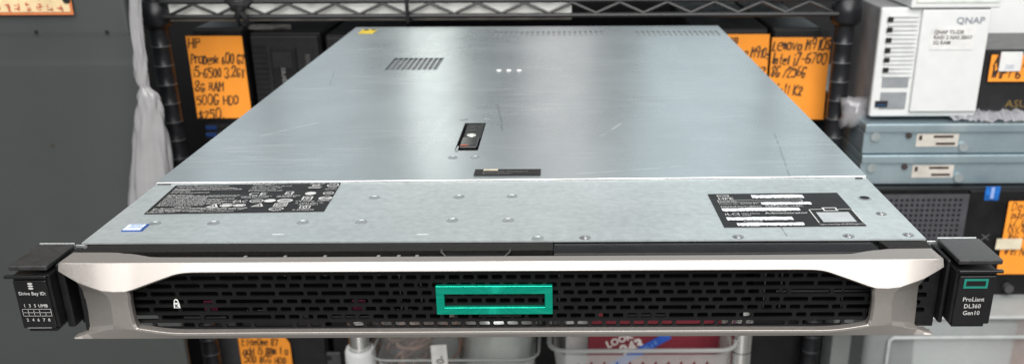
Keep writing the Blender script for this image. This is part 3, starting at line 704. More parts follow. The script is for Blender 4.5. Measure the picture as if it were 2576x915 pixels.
m.out('emblem_frame', radial_green(), server, bevel=0.0004, seg=2)

# ---- rack ears
CAPM = mat('cap_plastic', (0.030, 0.030, 0.031), 0.33, var=0.3, scale=300, bump=0.25); ZINC = mat('plate_zinc', (0.6, 0.63, 0.64), 0.35, 0.8)
def ear(s, xi, xo, lip, ai, up=0.0):
    """s = -1 left, +1 right; xi and xo the inner and outer faces, lip its outer tip, ai the arm's inner face"""
    X = lambda a, b: (min(s*a, s*b), max(s*a, s*b))
    def bx(m, a, b, y0, y1, z0, z1): x0, x1 = X(a, b); m.box(x0, x1, y0, y1, z0, z1); return m
    m = MB(); bx(m, xi-0.0006, xo, -0.0290, 0.0002, 0.0085, 0.0372); o = m.out('rack_ear', BLK, server, bevel=0.0008)
    m = MB(); bx(m, xi, xo+0.0012+up, -0.0285, 0.0002, 0.0392+up, 0.0418+up); m.out('ear_cap', CAPM, o, bevel=0.0006)
    m = MB(); bx(m, xi, xo+0.0006, 0.0003, 0.0011, 0.030, 0.0422+up); m.out('ear_plate', ZINC, o, bevel=0.0003)
    m = MB(); bx(m, xi-0.0052, xi-0.0004, 0.0003, 0.0010, 0.030, 0.0412); m.out('ear_bracket', ZINC, o, bevel=0.0003)
    m = MB(); bx(m, xi-0.0004, lip, -0.0316, -0.0291, 0.0362+up*0.6, 0.0378+up*0.6); m.out('ear_lip', BLKG, o, bevel=0.0005)
    m = MB(); bx(m, xi+0.0008, xo-0.0005, -0.0305, -0.0289, 0.0088, 0.0350); m.out('ear_panel', BLKG, o, bevel=0.0009, seg=3)
    m = MB(); bx(m, xi+0.001, xo-0.0025, -0.0292, -0.0120, 0.0068, 0.0084); m.out('ear_foot', BLK, o, bevel=0.0004)
    m = MB(); bx(m, ai, xi-0.0010, -0.0230, 0.0001, 0.0058, 0.0402); m.out('ear_arm', BLK, o, bevel=0.0008)
    return o
Ye = -0.0305
earL = ear(-1, -at(114, 690, Y=Ye).x, -at(23, 690, Y=Ye).x, -at(8, 685, Y=Ye).x, -at(170, 735, Y=-0.0235).x); earR = ear(1, at(2414, 680, Y=Ye).x, at(2515, 680, Y=Ye).x, at(2528, 662, Y=Ye).x, at(2374, 725, Y=-0.0235).x, 0.0008)
YT = -0.03085
EARP = mat('ear_print', (0.50, 0.50, 0.50), 0.55)
def ear_text(parts, o, name, mt):
    m = MB()
    for s_, px, py, sz, sx in parts:               # each word group centred on its place on the panel
        p = at(px, py, Y=YT); add_text(m, s_, sz, frame_mx(Vector((p.x, YT, p.z-sz*0.34)), (1, 0, 0), (0, 0, 1)), 'CENTER', sx=sx, bold=0.00003)
    return m.out(name, mt, o, flip=False)
ear_text([('Drive Bay ID:', 81, 737.5, 0.0025, 0.98), ('1', 62, 768, 0.0023, .95), ('3', 75, 768, 0.0023, .95), ('5', 88, 768, 0.0023, .95), ('UMB', 108, 768, 0.0023, 1.0)] +
         [(c, x, 803.5, 0.0023, .95) for c, x in zip('24678', (70, 84, 97, 111, 124))], earL, 'ear_lettering', EARP)
m = MB()
def sb(x0, x1, z0, z1): m.poly([(x0, YT, z0), (x1, YT, z0), (x1, YT, z1), (x0, YT, z1)])
ga, gb = at(59.5, 794.5, Y=YT), at(126.5, 777, Y=YT); gx0, gx1, gz0, gz1 = ga.x, gb.x, ga.z, gb.z; t = 0.00020
for zz_ in (gz0, (gz0+gz1)/2, gz1): sb(gx0, gx1, zz_, zz_+t)
for i in range(6):
    x = gx0+(gx1-gx0)*i/5
    if i == 4: sb(x, x+t, gz0, (gz0+gz1)/2)
    else: sb(x, x+t, gz0, gz1+t)
p = at(100, 824, Y=YT); sb(p.x-0.006, p.x+0.006, p.z, p.z+0.0002)
p = at(76, 719, Y=YT)
for i in range(3):                                  # drive-stack symbol
    z = p.z-0.0013+0.0013*i; m.poly([(p.x+0.0013*math.cos(a), YT, z+0.00052*math.sin(a)) for a in [2*math.pi*k/12 for k in range(12)]])
m.out('ear_diagram', EARP, earL, flip=False)
ear_text([('ProLiant', 2449, 752, 0.0032, 0.97), ('DL360', 2446, 769, 0.0032, 0.97), ('Gen10', 2443, 786, 0.0032, 0.97)], earR, 'ear_lettering', EARP)
m = MB()
def fr2(x0, x1, z0, z1, t):
    for a, b, c, d in ((x0, x1, z0, z0+t), (x0, x1, z1-t, z1), (x0, x0+t, z0+t, z1-t), (x1-t, x1, z0+t, z1-t)): m.box(a, b, YT, YT+0.0002, c, d)
pa, pb = at(2423, 725, Y=YT), at(2490, 701, Y=YT); fr2(pa.x, pb.x-0.0004, pa.z, pb.z, 0.0011); m.out('ear_emblem', mat('emblem_green', (0.012, 0.20, 0.15), 0.4), earR)
# side vent panel in the right-hand notch, latch fin in the left-hand one
m = MB(); f = lambda x, z, d: (x, -0.0175+d, z)
zs_ = [0.0085+i*0.0042 for i in range(7)]
for i in range(6):
    xr = 0.2120 if i % 2 else 0.2146
    slot_cell(m, 0.200, 0.2198, zs_[i], zs_[i+1], 0.2012, xr, zs_[i]+0.0008, zs_[i+1]-0.0008, 0.0007, f, 0.004)
m.poly([f(0.2, 0.0015, 0), f(0.2198, 0.0015, 0), f(0.2198, 0.0085, 0), f(0.2, 0.0085, 0)]); m.poly([f(0.2, zs_[6], 0), f(0.2198, zs_[6], 0), f(0.2198, 0.041, 0), f(0.2, 0.041, 0)])
m.out('side_vent', BLK, server, flip=False)
MB().box(0.2055, 0.2195, -0.0125, -0.0032, 0.003, 0.0395).out('side_filler', BAY, server)
m = MB(); m.box(-0.2185, -0.198, -0.0120, -0.0032, 0.003, 0.0400); m.out('side_filler', BLKG, server)
m = MB(); m.hexa([(-0.2125, -0.0215, 0.0030), (-0.2095, -0.0215, 0.0030), (-0.2095, -0.0121, 0.0030), (-0.2125, -0.0121, 0.0030)], [(-0.2125, -0.0205, 0.0350), (-0.2085, -0.0205, 0.0350), (-0.2085, -0.0121, 0.0350), (-0.2125, -0.0121, 0.0350)]); m.out('bezel_latch', BLKG, server, bevel=0.0006)

# ================================================================== THE CART UNDER THE SERVER
cart = thing('rolling_cart', 'chrome and white cart under the silver server', 'cart', (0, 0.6, -0.6))
pl, pr = at(905, 870, Y=0.60), at(1865, 870, Y=0.60)
m = MB(); m.box(-0.205, 0.205, 0.14, 0.64, -0.0035, 0.0028); m.out('top_tray', CHROME, cart, bevel=0.001)
for p, hh in ((pl, 0), (pr, 0)):
    m = MB(); m.cyl((p.x, 0.60, -0.60), (p.x, 0.60, -0.004), 0.0127, seg=32); post = m.out('post', CHROME, cart, smooth='auto')
    m = MB(); m.cyl((p.x, 0.60, -0.3455), (p.x, 0.60, -0.3445), 0.0130, seg=32); m.cyl((p.x, 0.60, -0.30), (p.x, 0.60, -0.299), 0.0130, seg=32); m.out('post_groove', BLKM, post)
    m = MB(); xx = math.copysign(0.203, p.x); m.box(min(p.x, xx), max(p.x, xx), 0.590, 0.610, -0.0040, -0.0005); m.out('post_bracket', CHROME, cart)
sl = at(905, 872, Y=0.60)
m = MB(); prof = [(0.0130, 0.0), (0.0168, 0.002), (0.0190, -0.004), (0.0192, -0.02), (0.0200, -0.09), (0.0, -0.09)]
m.lathe((pl.x, 0.60, at(905, 884, Y=0.59).z), prof, 28); m.out('post_sleeve', WHITE, cart, smooth=True)
m = MB(); m.box(-0.25, 0.26, 0.32, 0.66, -0.452, -0.444); m.out('lower_tray', mat('tray_white', (0.6, 0.6, 0.58), 0.4), cart, bevel=0.002)

# translucent plastic baskets
FROST = mat('frosted_plastic', (0.62, 0.64, 0.63), 0.28, var=0.04, alpha=0.55)
CLEAR = mat('clear_plastic', (0.66, 0.70, 0.70), 0.10, var=0.05, alpha=0.16, bump=0.3, bscale=60)
def basket(name, label, x0, x1, y0, y1, z0, z1, slots):
    b = thing(name, label, 'basket', ((x0+x1)/2, (y0+y1)/2, z0), 'plastic baskets on the cart')
    m = MB(); ins = 0.012
    def rr_(x0, x1, y0, y1, z, r=0.022, n=6):
        P = []
        for cx, cy, a0 in ((x1-r, y1-r, 0), (x0+r, y1-r, 90), (x0+r, y0+r, 180), (x1-r, y0+r, 270)):
            for k in range(n): a = math.radians(a0+90*k/(n-1)); P.append((cx+r*math.cos(a), cy+r*math.sin(a), z))
        return P
    # side and back walls and floor as one shell, front wall with tapering slots
    top = rr_(x0, x1, y0, y1, z1-0.008); low = rr_(x0+ins, x1-ins, y0+ins, y1-ins, z0)
    A = [m.b.verts.new(p) for p in top]; B = [m.b.verts.new(p) for p in low]; n = len(A)
    fi = 17                                        # index of the front wall's edge in the ring
    for i in range(n):
        if slots and i == fi: continue
        m.b.faces.new((A[i], A[(i+1) % n], B[(i+1) % n], B[i]))
    m.b.faces.new(B[::-1])
    if slots:
        a0, a1, b0, b1 = Vector(top[fi]), Vector(top[fi+1]), Vector(low[fi]), Vector(low[fi+1])
        ns = 11
        def F(u, v): return (a0.lerp(a1, u)).lerp(b0.lerp(b1, u), v)
        for k in range(ns):
            u0, u1 = k/ns, (k+1)/ns; um = (u0+u1)/2; w = 0.30/ns
            tip = [F(um-w*0.35, 0.12), F(um, 0.09), F(um+w*0.35, 0.12)]; lo = [F(um-w, 0.55), F(um+w, 0.55)]
            m.poly([F(u0, 0), F(um, 0), tip[1], tip[0], lo[0], F(um-w, 0.6), F(u0, 0.6)]); m.poly([F(um, 0), F(u1, 0), F(u1, 0.6), F(um+w, 0.6), lo[1], tip[2], tip[1]])
        m.poly([F(0, 0.6), F(1, 0.6), F(1, 1), F(0, 1)])
    m.out('shell', FROST, b, flip=False, smooth=False)
    m = MB(); ro = [Vector(p) for p in rr_(x0-0.005, x1+0.005, y0-0.005, y1+0.005, z1)]
    m.tube(ro+[ro[0]], 0.0017 if not slots else 0.0030, 10); m.out('rim', mat('frosted_rim', (0.48, 0.50, 0.49), 0.3, var=0.03, alpha=0.62), b, smooth=True)
    return b
bl0, br0 = at(1392, 868, Y=0.585), at(1842, 866, Y=0.585)
basket('slotted_basket', 'frosted basket with tapering slots holding the red packet', bl0.x, br0.x, 0.575, 0.64+0.12, -0.443, br0.z, True)
c1 = at(1345, 884, Y=0.585)
basket('plain_basket', 'frosted plain-sided basket holding the silver bag and cable bag', -0.205, c1.x, 0.575, 0.76, -0.443, c1.z-0.003, False)

# red packet with print
a = at(1500, 845, Y=0.66); b_ = at(1790, 845, Y=0.66); e = at(1600, 915, Y=0.62)
rp = thing('red_packet', 'red cardboard packet lettered in white with a blue strip, tilted in the slotted basket', 'packet', (a.x+0.08, 0.66, -0.44))
RED = mat('red_card', (0.19, 0.011, 0.024), 0.45, var=0.08)
o = Vector((at(1475, 850, Y=0.655).x, 0.65, -0.425)); mxp = frame_mx(o, (1, 0, -0.02), (0.0, 0.16, 1))
m = MB(); pts = [(0.0, 0.0, 0), (0.178, 0.0, 0), (0.178, 0.105, 0), (0.150, 0.148, 0), (0.004, 0.148, 0)]
m.prism([mxp @ Vector(p) for p in pts], mxp.to_3x3() @ Vector((0, 0, -0.018))); m.out('box', RED, rp, bevel=0.001)
rot = Matrix.Rotation(math.radians(24), 4, 'Z'); m = MB()
q0 = mxp.inverted() @ at(1525, 866, Y=0.66); q1 = mxp.inverted() @ at(1575, 892, Y=0.66)
def on_packet(px, py):                             # where the print sits on the packet's face
    d = (at(px, py, Y=1.0)-CAM); nrm = mxp.to_3x3() @ Vector((0, 0, 1)); t = (o-CAM).dot(nrm)/d.dot(nrm); return mxp.inverted() @ (CAM+d*t)
q = on_packet(1529, 874); add_text(m, 'LOOK', 0.0130, mxp @ Matrix.Translation((q.x, q.y, 0.0008)) @ rot, bold=0.0006)
q = on_packet(1566, 895); add_text(m, '943', 0.0215, mxp @ Matrix.Translation((q.x, q.y, 0.0008)) @ rot, bold=0.0010); m.out('lettering', mat('pale_print', (0.72, 0.66, 0.64), 0.5), rp, flip=False)
m = MB(); q0 = on_packet(1530, 925); q1 = on_packet(1684, 840); d = (q1-q0); d.z = 0; d.normalize(); nn = Vector((-d.y, d.x, 0))*0.0055
m.prism([mxp @ Vector((v.x, v.y, 0.0016)) for v in (q0-nn, q1-nn, q1+nn, q0+nn)], mxp.to_3x3() @ Vector((0, 0, 0.0004))); tp = m.out('blue_strip', mat('blue_tape', (0.02, 0.10, 0.50), 0.35), rp)
m = MB(); q = on_packet(1622, 880); rot2 = Matrix.Rotation(math.atan2(d.y, d.x), 4, 'Z'); add_text(m, '8S c 0', 0.0080, mxp @ Matrix.Translation((q.x, q.y, 0.0026)) @ rot2); m.out('strip_lettering', mat('light_blue_print', (0.25, 0.45, 0.8), 0.5), tp, flip=False)
# white carton and scraps beside the packet
o = at(1420, 880, Y=0.69); tag(MB().hexa([(o.x, 0.68, -0.44), (o.x+0.07, 0.68, -0.44), (o.x+0.07, 0.75, -0.44), (o.x, 0.75, -0.44)], [(o.x+0.004, 0.70, -0.300), (o.x+0.060, 0.70, -0.296), (o.x+0.060, 0.75, -0.296), (o.x+0.004, 0.75, -0.300)]).out('white_carton', mat('carton_white', (0.55, 0.55, 0.54), 0.6), None, bevel=0.001), 'plain white carton leaning beside the red packet in the basket', 'carton')
o = at(1800, 870, Y=0.68); tag(MB().hexa([(o.x-0.02, 0.67, -0.44), (o.x+0.03, 0.67, -0.44), (o.x+0.03, 0.74, -0.44), (o.x-0.02, 0.74, -0.44)], [(o.x-0.014, 0.69, -0.312), (o.x+0.028, 0.69, -0.305), (o.x+0.028, 0.73, -0.305), (o.x-0.014, 0.73, -0.312)]).out('grey_carton', mat('carton_grey', (0.34, 0.33, 0.30), 0.6, var=0.25), None, bevel=0.001), 'small grey carton at the right end of the slotted basket', 'carton')

# bag of cables with a paper tag, antistatic bag
def crumple(mb, x0, x1, z0, z1, y, depth, nx, nz, seed, amp):
    rn = random.Random(seed); V = {}
    for side in (0, 1):
        for i in range(nx+1):
            for j in range(nz+1):
                u, v = i/nx, j/nz; bul = math.sin(math.pi*min(max(u, 0.02), 0.98))*(0.35+0.65*math.sin(math.pi*min(max(v, 0.03), 0.97)))
                edge = i in (0, nx) or j in (0, nz)
                dy = 0 if edge else (depth*bul*(1 if side else -1)+rn.uniform(-amp, amp))
                key = (i, j) if edge else (i, j, side)
                if key not in V: V[key] = mb.b.verts.new((x0+(x1-x0)*u+rn.uniform(-amp, amp)*0.6, y+dy, z0+(z1-z0)*v+rn.uniform(-amp, amp)*0.6))
    g = lambda i, j, s: V.get((i, j)) or V[(i, j, s)]
    for s in (0, 1):
        for i in range(nx):
            for j in range(nz):
                f = [g(i, j, s), g(i+1, j, s), g(i+1, j+1, s), g(i, j+1, s)]
                mb.b.faces.new(f if s == 0 else f[::-1])
a = at(945, 900, Y=0.64); b_ = at(1150, 850, Y=0.64)
bag = thing('cable_bag', 'clear bag of dark coiled cables with a white paper tag', 'bag', ((a.x+b_.x)/2, 0.64, -0.44))
m = MB(); rn = random.Random(5)
for k in range(26):
    cxx = rn.uniform(a.x+0.03, b_.x-0.025); cz = rn.uniform(-0.41, -0.318); r = rn.uniform(0.02, 0.036); ph = rn.uniform(0, 6.28); tl = rn.uniform(0.3, 0.9)
    m.tube([(cxx+r*math.cos(ph+t_*0.42), 0.655+0.022*math.sin(t_*0.7+ph)*tl, cz+r*0.8*math.sin(ph+t_*0.42)) for t_ in range(13)], rn.uniform(0.0022, 0.0036), 6)
m.out('cable', mat('brown_cable', (0.20, 0.115, 0.085), 0.5, var=0.5, scale=30), bag, smooth=True)
m = MB(); m.box(a.x+0.006, a.x+0.020, 0.648, 0.66, -0.326, -0.314).box(a.x+0.052, a.x+0.064, 0.648, 0.66, -0.320, -0.309); m.out('plug', WHITE, bag, bevel=0.001)
m = MB(); crumple(m, a.x-0.004, b_.x+0.002, -0.437, -0.296, 0.650, 0.040, 12, 9, 21, 0.0028); m.out('film', CLEAR, bag, smooth=True)
t0 = at(1085, 868, Y=0.568); t1 = at(1130, 925, Y=0.568)
m = MB(); m.hexa([(t0.x, 0.566, t1.z-0.02), (t1.x, 0.566, t1.z-0.02), (t1.x, 0.567, t1.z-0.02), (t0.x, 0.567, t1.z-0.02)], [(t0.x-0.001, 0.568, t0.z), (t1.x-0.002, 0.568, t0.z+0.001), (t1.x-0.002, 0.569, t0.z+0.001), (t0.x-0.001, 0.569, t0.z)]); tgp = m.out('paper_tag', mat('tag_white', (0.72, 0.72, 0.70), 0.6), bag)
m = MB(); q = at(1117, 905, Y=0.565); add_text(m, '10-', 0.014, frame_mx(Vector((q.x, 0.5652, q.z-0.012)), (0, 0, 1), (-1, 0, 0))); m.out('tag_lettering', INK, tgp, flip=False)
a = at(1160, 880, Y=0.66); b_ = at(1352, 850, Y=0.66)
m = MB(); crumple(m, a.x, b_.x-0.002, -0.437, -0.290, 0.662, 0.034, 7, 6, 4, 0.0045)
tag(m.out('antistatic_bag', mat('antistatic_film', (0.60, 0.63, 0.61), 0.30, 0.5, var=0.25, scale=14), None, smooth=True), 'silvery antistatic bag standing in the plain basket', 'bag')

# ================================================================== THE BLACK WIRE RACK BEHIND
ROD = mat('black_wire', (0.030, 0.030, 0.032), 0.35, 0.3)
POST = mat('black_post', (0.016, 0.017, 0.020), 0.36, 0.2, var=0.2)
RINGM = mat('post_ring_highlight', (0.16, 0.17, 0.18), 0.35, 0.5)  # paler than the post: the lit ring edges are put in the colour
rack = thing('wire_rack', 'black wire shelving rack behind the server, zigzag-edged shelf on ringed posts', 'shelf', (-0.06, 1.0, -0.9))
XL, XR = -0.5010, at(2122, 98, Y=0.8).x
for x in (XL, XR):
    for y in (0.80, 1.22):
        m = MB(); prof = [(0, -0.9), (0.0127, -0.9)]
        for k in range(35, -6, -1):                  # a ridge every inch, coloured paler for the highlight it catches
            z = 0.030-k*0.0254
            if y < 1: prof += [(0.0127, z-0.0013), (0.0131, z-0.0007), (0.0131, z+0.0007), (0.0127, z+0.0013)]
        prof += [(0.0127, 0.42), (0, 0.42)]
        m.lathe((x, y, 0), prof, 24); p = m.out('post', [POST, RINGM], rack, smooth='auto')
        for f_ in p.data.polygons:
            if all(math.hypot(p.data.vertices[v].co.x-x, p.data.vertices[v].co.y-y) > 0.0130 for v in f_.vertices): f_.material_index = 1
        if y < 1:
            m = MB(); m.lathe((x, y, 0.0), [(0.0128, 0.064), (0.0185, 0.062), (0.0205, 0.034), (0.0150, 0.028), (0.0128, 0.028)], 24); m.out('shelf_collar', POST, p, smooth=True)
zb, zt = at(1260, 40, Y=0.787).z, at(1260, 2, Y=0.787).z
def shelf(zb, zt, nm):
    m = MB(); m.cyl((XL+0.014, 0.787, zb), (XR-0.014, 0.787, zb), 0.0032, seg=12).cyl((XL+0.014, 0.787, zt), (XR-0.014, 0.787, zt), 0.0032, seg=12)
    m.cyl((XL+0.014, 1.22, zb), (XR-0.014, 1.22, zb), 0.0032, seg=12).cyl((XL+0.014, 1.22, zt), (XR-0.014, 1.22, zt), 0.0032, seg=12)
    for x in (XL+0.014, XR-0.014): m.cyl((x, 0.79, zt), (x, 1.22, zt), 0.0032, seg=12)
    s = m.out(nm, ROD, rack, smooth='auto')
    p0 = at(548, 38, Y=0.787).x; p1 = at(667, 38, Y=0.787).x; half = (p1-p0)/2; pts = []; x = p0-half*2; k = 0
    while x < XR-0.02:
        if x > XL+0.018: pts.append((x, 0.7868, zb+0.0028 if k % 2 == 0 else zt-0.0030))
        x += half; k += 1
    m = MB(); m.tube(pts, 0.0022, 8); m.out('zigzag_wire', mat('zigzag_grey', (0.035, 0.035, 0.036), 0.35, 0.4), s, smooth='auto')
    return s
sh = shelf(zb, zt, 'shelf_frame')
m = MB(); m.box(XL+0.02, XR-0.02, 0.855, 1.215, zt+0.0035, zt+0.0065); m.out('shelf_liner', BLKM, rack)
m = MB()
for i in range(20):
    x = XL+0.03+i*0.044; m.cyl((x, 0.79, zt+0.0015), (x, 1.22, zt+0.0015), 0.0015, seg=6)
m.out('shelf_wire', ROD, rack)
m = MB(); m.box(XL+0.02, XR-0.02, 0.80, 1.215, -0.345, -0.341); m.out('lower_shelf', BLKM, rack)
# white strips held behind the shelf's edge
wa = at(421, 30, Y=0.80).x; wb = at(1027, 30, Y=0.80).x; wc = at(1438, 30, Y=0.80).x
zl0, zl1 = at(900, 51, Y=0.80).z, at(900, 10, Y=0.80).z
PAP = mat('label_strip_white', (0.86, 0.88, 0.85), 0.5, var=0.06, scale=20)
for x0, x1, lb in ((wa, wb-0.0012, 'long white label strip along the rack shelf edge, left of the black cable tie'), (wb+0.0012, wc, 'shorter white label strip on the rack shelf edge, ending in mid shelf')):
    t = thing('label_strip', lb, 'label strip', ((x0+x1)/2, 0.80, zl0), 'white strips along the rack shelf edge')
    m = MB(); zc = at(900, 37, Y=0.80).z; m.box(x0, x1, 0.799, 0.802, zc, zl1); m.out('strip', PAP, t, bevel=0.0004)
    m = MB(); m.box(x0+0.004, x1, 0.795, 0.8045, zl0, zc-0.0006); m.out('strip_holder', mat('holder_beige', (0.45, 0.42, 0.37), 0.5), t, bevel=0.001)
# cable tie clip bundle on the shelf edge
p = at(603, 20, Y=0.78)
tie = thing('cable_tie', 'black cable tie knotted round the rack shelf edge', 'cable tie', (p.x, 0.78, zb-0.01))
m = MB(); m.tube([(p.x-0.016, 0.781, zt+0.004), (p.x-0.004, 0.778, zt-0.006), (p.x+0.006, 0.776, zb+0.002), (p.x+0.010, 0.777, zb-0.010)], [0.004, 0.0055, 0.004, 0.0025], 8)
m.tube([(p.x+0.016, 0.781, zt+0.003), (p.x+0.002, 0.777, zt-0.007), (p.x-0.004, 0.776, zb), (p.x-0.001, 0.777, zb-0.010)], [0.004, 0.006, 0.004, 0.0022], 8); m.out('strap', BLKM, tie, smooth=True)
m = MB(); m.box(p.x-0.011, p.x+0.009, 0.772, 0.784, zt-0.011, zt+0.001); m.out('knot', BLK, tie, bevel=0.003)
p = at(1027, 30, Y=0.79)
tag(MB().box(p.x-0.0025, p.x+0.0025, 0.781, 0.7828, zl0-0.001, zt+0.004).out('cable_tie', BLK, None, bevel=0.0008), 'thin black cable tie where the two white strips meet', 'cable tie')

# desktop computers on the rack
PCB = mat('computer_black', (0.008, 0.008, 0.009), 0.5, var=0.3, scale=40, spec=0.3)
PCG = mat('computer_dark_grey', (0.017, 0.017, 0.018), 0.5, var=0.2, spec=0.3)
def note(x0, x1, z0, z1, y, lines, label, parent_y=None, h=0.0125, cut=False, lx=0.004, tops=None, w=0.13, fits=None):
    t = thing('price_note', label, 'note', ((x0+x1)/2, y, z0), 'orange handwritten notes on the computers')
    m = MB(); g = [(x0, z0), (x1, z0), (x1, z1), (x0, z1)]
    if cut: g = [(x0, z0), (x1, z0), (x1-0.002, z1-0.022), (x1-0.007, z1-0.006), (x1-0.016, z1), (x0, z1)]
    nx = 6; 
    curl = lambda x_, z_: (x_, y-0.0016*((x_-x0)/(x1-x0))**4-0.0012*((z1-z_)/(z1-z0))**5+0.0003*math.sin(60*(x_+z_)), z_)
    nu, nv = 14, 16; V = []
    for i in range(nu+1):
        V.append([])
        for j in range(nv+1):
            u, v_ = i/nu, j/nv; xx, zz = x0+(x1-x0)*u, z0+(z1-z0)*v_
            if cut: xx = min(xx, x1-0.016*max(0, (v_-0.80)/0.20)**1.6)
            V[i].append(m.b.verts.new(curl(xx, zz)))
    for i in range(nu):
        for j in range(nv): m.b.faces.new((V[i][j], V[i+1][j], V[i+1][j+1], V[i][j+1]))
    sheet = m.out('paper', ORANGE, t, smooth=True, flip=False)
    m = MB(); n = len(lines)
    for i, s in enumerate(lines):
        zz = (tops[i] if tops else z1-(i+1)*(z1-z0)/(n+0.25))
        handwriting(m, s, h, frame_mx(Vector((x0+lx, y-0.0012, zz)), (1, 0, R.uniform(-.03, .02)), (0, 0, 1)), w=w, fit=fits[i]*(x1-x0) if fits else None)
    for v in m.b.verts: v.co.y = curl(v.co.x, v.co.z)[1]-0.0006
    m.out('handwriting', INK, t, flip=False); return t

def tower(name, label, x0, x1, z0, z1, y0=0.85, depth=0.30):
    t = thing(name, label, 'computer', ((x0+x1)/2, y0+depth/2, z0), 'black desktop computers on the rack')
    m = MB(); m.box(x0, x1, y0+0.008, y0+depth, z0, z1); m.out('case', PCB, t, bevel=0.003)
    return t
ZS = -0.341
# computer behind the first note, with blue ports low on its front
n0, n1 = at(463, 93, Y=0.846), at(622, 300, Y=0.846)
t = tower('desktop_computer', 'black tower with two blue ports below the six-line orange note', -0.5055+0.028, -0.4085, ZS, 0.0185)
m = MB(); m.box(-0.4765, -0.4095, 0.8505, 0.8579, ZS+0.002, 0.0165); fr_ = m.out('front_panel', PCB, t, bevel=0.002)
m = MB()
for k in range(34): z = -0.33+k*0.01; m.box(-0.4755, -0.4105, 0.8495, 0.8504, z, z+0.0055)
m.out('front_ribs', PCG, t)
for k, (px, py) in enumerate(((532, 321), (532, 339))):
    p = at(px, py, Y=0.848); m = MB(); m.box(p.x-0.0075, p.x+0.0075, 0.846, 0.8494, p.z-0.0028, p.z+0.0028); m.out('usb_port', mat('port_blue', (0.010, 0.035, 0.13), 0.4), t, bevel=0.0006)
note(at(463, 93, Y=0.838).x, at(606, 93, Y=0.838).x, at(475, 299, Y=0.838).z, at(463, 93, Y=0.838).z, 0.843, ['HP', 'ProDesk 600 G2', 'i5-6500 3.2GT', '8G RAM', '500G HDD', '$250.'], 'tall orange note of six handwritten lines, left of the server', h=0.0118, lx=0.0025,
     tops=[at(470, y, Y=0.843).z for y in (119, 160, 194, 229, 262, 299)], fits=(.22, .93, .93, .52, .72, .46))
# second computer: vertical slats and an inset drive door
a, b_ = at(620, 85, Y=0.85), at(802, 85, Y=0.85)
t = tower('desktop_computer', 'black tower with side slats and tall inset drive door, right of the six-line note', a.x+0.001, b_.x, ZS, a.z)
m = MB(); m.box(a.x+0.003, b_.x-0.002, 0.8500, 0.8579, ZS+0.002, a.z-0.003); m.out('front_panel', PCG, t, bevel=0.003)
m = MB(); px0, px1 = at(640, 150, Y=0.849).x, at(672, 150, Y=0.849).x
for k in range(20): z = a.z-0.020-k*0.0072; m.box(px0, px1, 0.8480, 0.8499, z, z+0.0030)
m.out('slats', PCB, t)
d0, d1 = at(679, 120, Y=0.849), at(744, 120, Y=0.849)
m = MB(); m.box(d0.x, d1.x, 0.8465, 0.8499, -0.19, d0.z); dr = m.out('drive_door', PCB, t, bevel=0.002)
m = MB(); m.box(d0.x+0.002, d1.x-0.006, 0.8455, 0.8464, d0.z-0.028, d0.z-0.006); m.out('door_grip', PCG, dr, bevel=0.001)
m = MB(); q = at(716, 203, Y=0.845); add_text(m, 'Express', 0.011, frame_mx(Vector((q.x+0.002, 0.8462, q.z-0.012)), (0, 0, 1), (-1, 0, 0))); m.out('door_lettering', mat('silver_print', (0.28, 0.28, 0.28), 0.4), dr, flip=False)
s0 = at(775, 140, Y=0.849); m = MB(); m.box(s0.x-0.011, s0.x+0.007, 0.8486, 0.8499, s0.z-0.03, s0.z+0.008); m.out('port_recess', BLKM, t)
m = MB(); m.box(s0.x-0.004, s0.x+0.003, 0.8465, 0.8485, s0.z-0.022, s0.z+0.002); m.out('power_button', mat('button_grey', (0.05, 0.05, 0.05), 0.4), t, bevel=0.001)
p = at(665, 75, Y=0.90); m = MB(); crumple(m, p.x-0.030, p.x+0.042, a.z-0.0015, a.z+0.007, 0.885, 0.010, 8, 3, 2, 0.0010)
tag(m.out('dusty_wrapper', mat('dusty_film', (0.075, 0.075, 0.072), 0.5, var=0.4, scale=60), None), 'crumpled dusty film lying on top of the slatted black tower', 'wrapper')
# third computer, mostly hidden
a3, b3 = at(813, 90, Y=0.86), at(905, 90, Y=0.86)
t = tower('desktop_computer', 'black tower beside the slatted one, all but its top corner hidden by the server', a3.x, a3.x+0.10, ZS, a3.z, 0.86)
m = MB(); m.box(a3.x+0.002, a3.x+0.098, 0.8600, 0.8679, ZS+0.002, a3.z-0.002); m.out('front_panel', PCG, t, bevel=0.003)
# two small-form computers on the right with notes
c0, c1_ = at(1800, 78, Y=0.85), at(1937, 82, Y=0.85)
t = tower('desktop_computer', 'black computer behind the shorter orange note at the server right rear corner', c0.x-0.03, c1_.x-0.001, ZS, c0.z+0.0015)
m = MB(); m.box(c0.x-0.028, c1_.x-0.003, 0.8500, 0.8579, ZS+0.002, c0.z); m.out('front_panel', PCG, t, bevel=0.002)
e0, e1 = at(1944, 73, Y=0.85), at(2078, 73, Y=0.85)
t = tower('desktop_computer', 'black computer with a meshed top band above the four-line orange note', e0.x+0.001, e1.x-0.004, ZS, e0.z)
m = MB(); m.box(e0.x+0.003, e1.x-0.006, 0.8500, 0.8579, ZS+0.002, e0.z-0.002); m.out('front_panel', PCG, t, bevel=0.002)
m = MB()
for r_ in range(3):
    for k in range(17): m.cyl((e0.x+0.007+k*0.0042+(0.0021 if r_ % 2 else 0), 0.8492, e0.z-0.0045-r_*0.0036), (e0.x+0.007+k*0.0042+(0.0021 if r_ % 2 else 0), 0.8499, e0.z-0.0045-r_*0.0036), 0.0014, seg=6)
m.out('mesh_band', BLKM, t)
z1_ = at(1815, 87, Y=0.843).z
note(at(1812, 90, Y=0.843).x-0.004, at(1936, 90, Y=0.843).x, z1_-0.105, z1_, 0.843, ['Lenovo', 'Tiny one M910s', '8G / 512', ''], 'orange note partly hidden behind the right rear corner of the server', h=0.012, lx=0.004,
     tops=[at(1830, y, Y=0.843).z for y in (109, 144, 190, 200)], fits=(.32, .92, .90, 1))
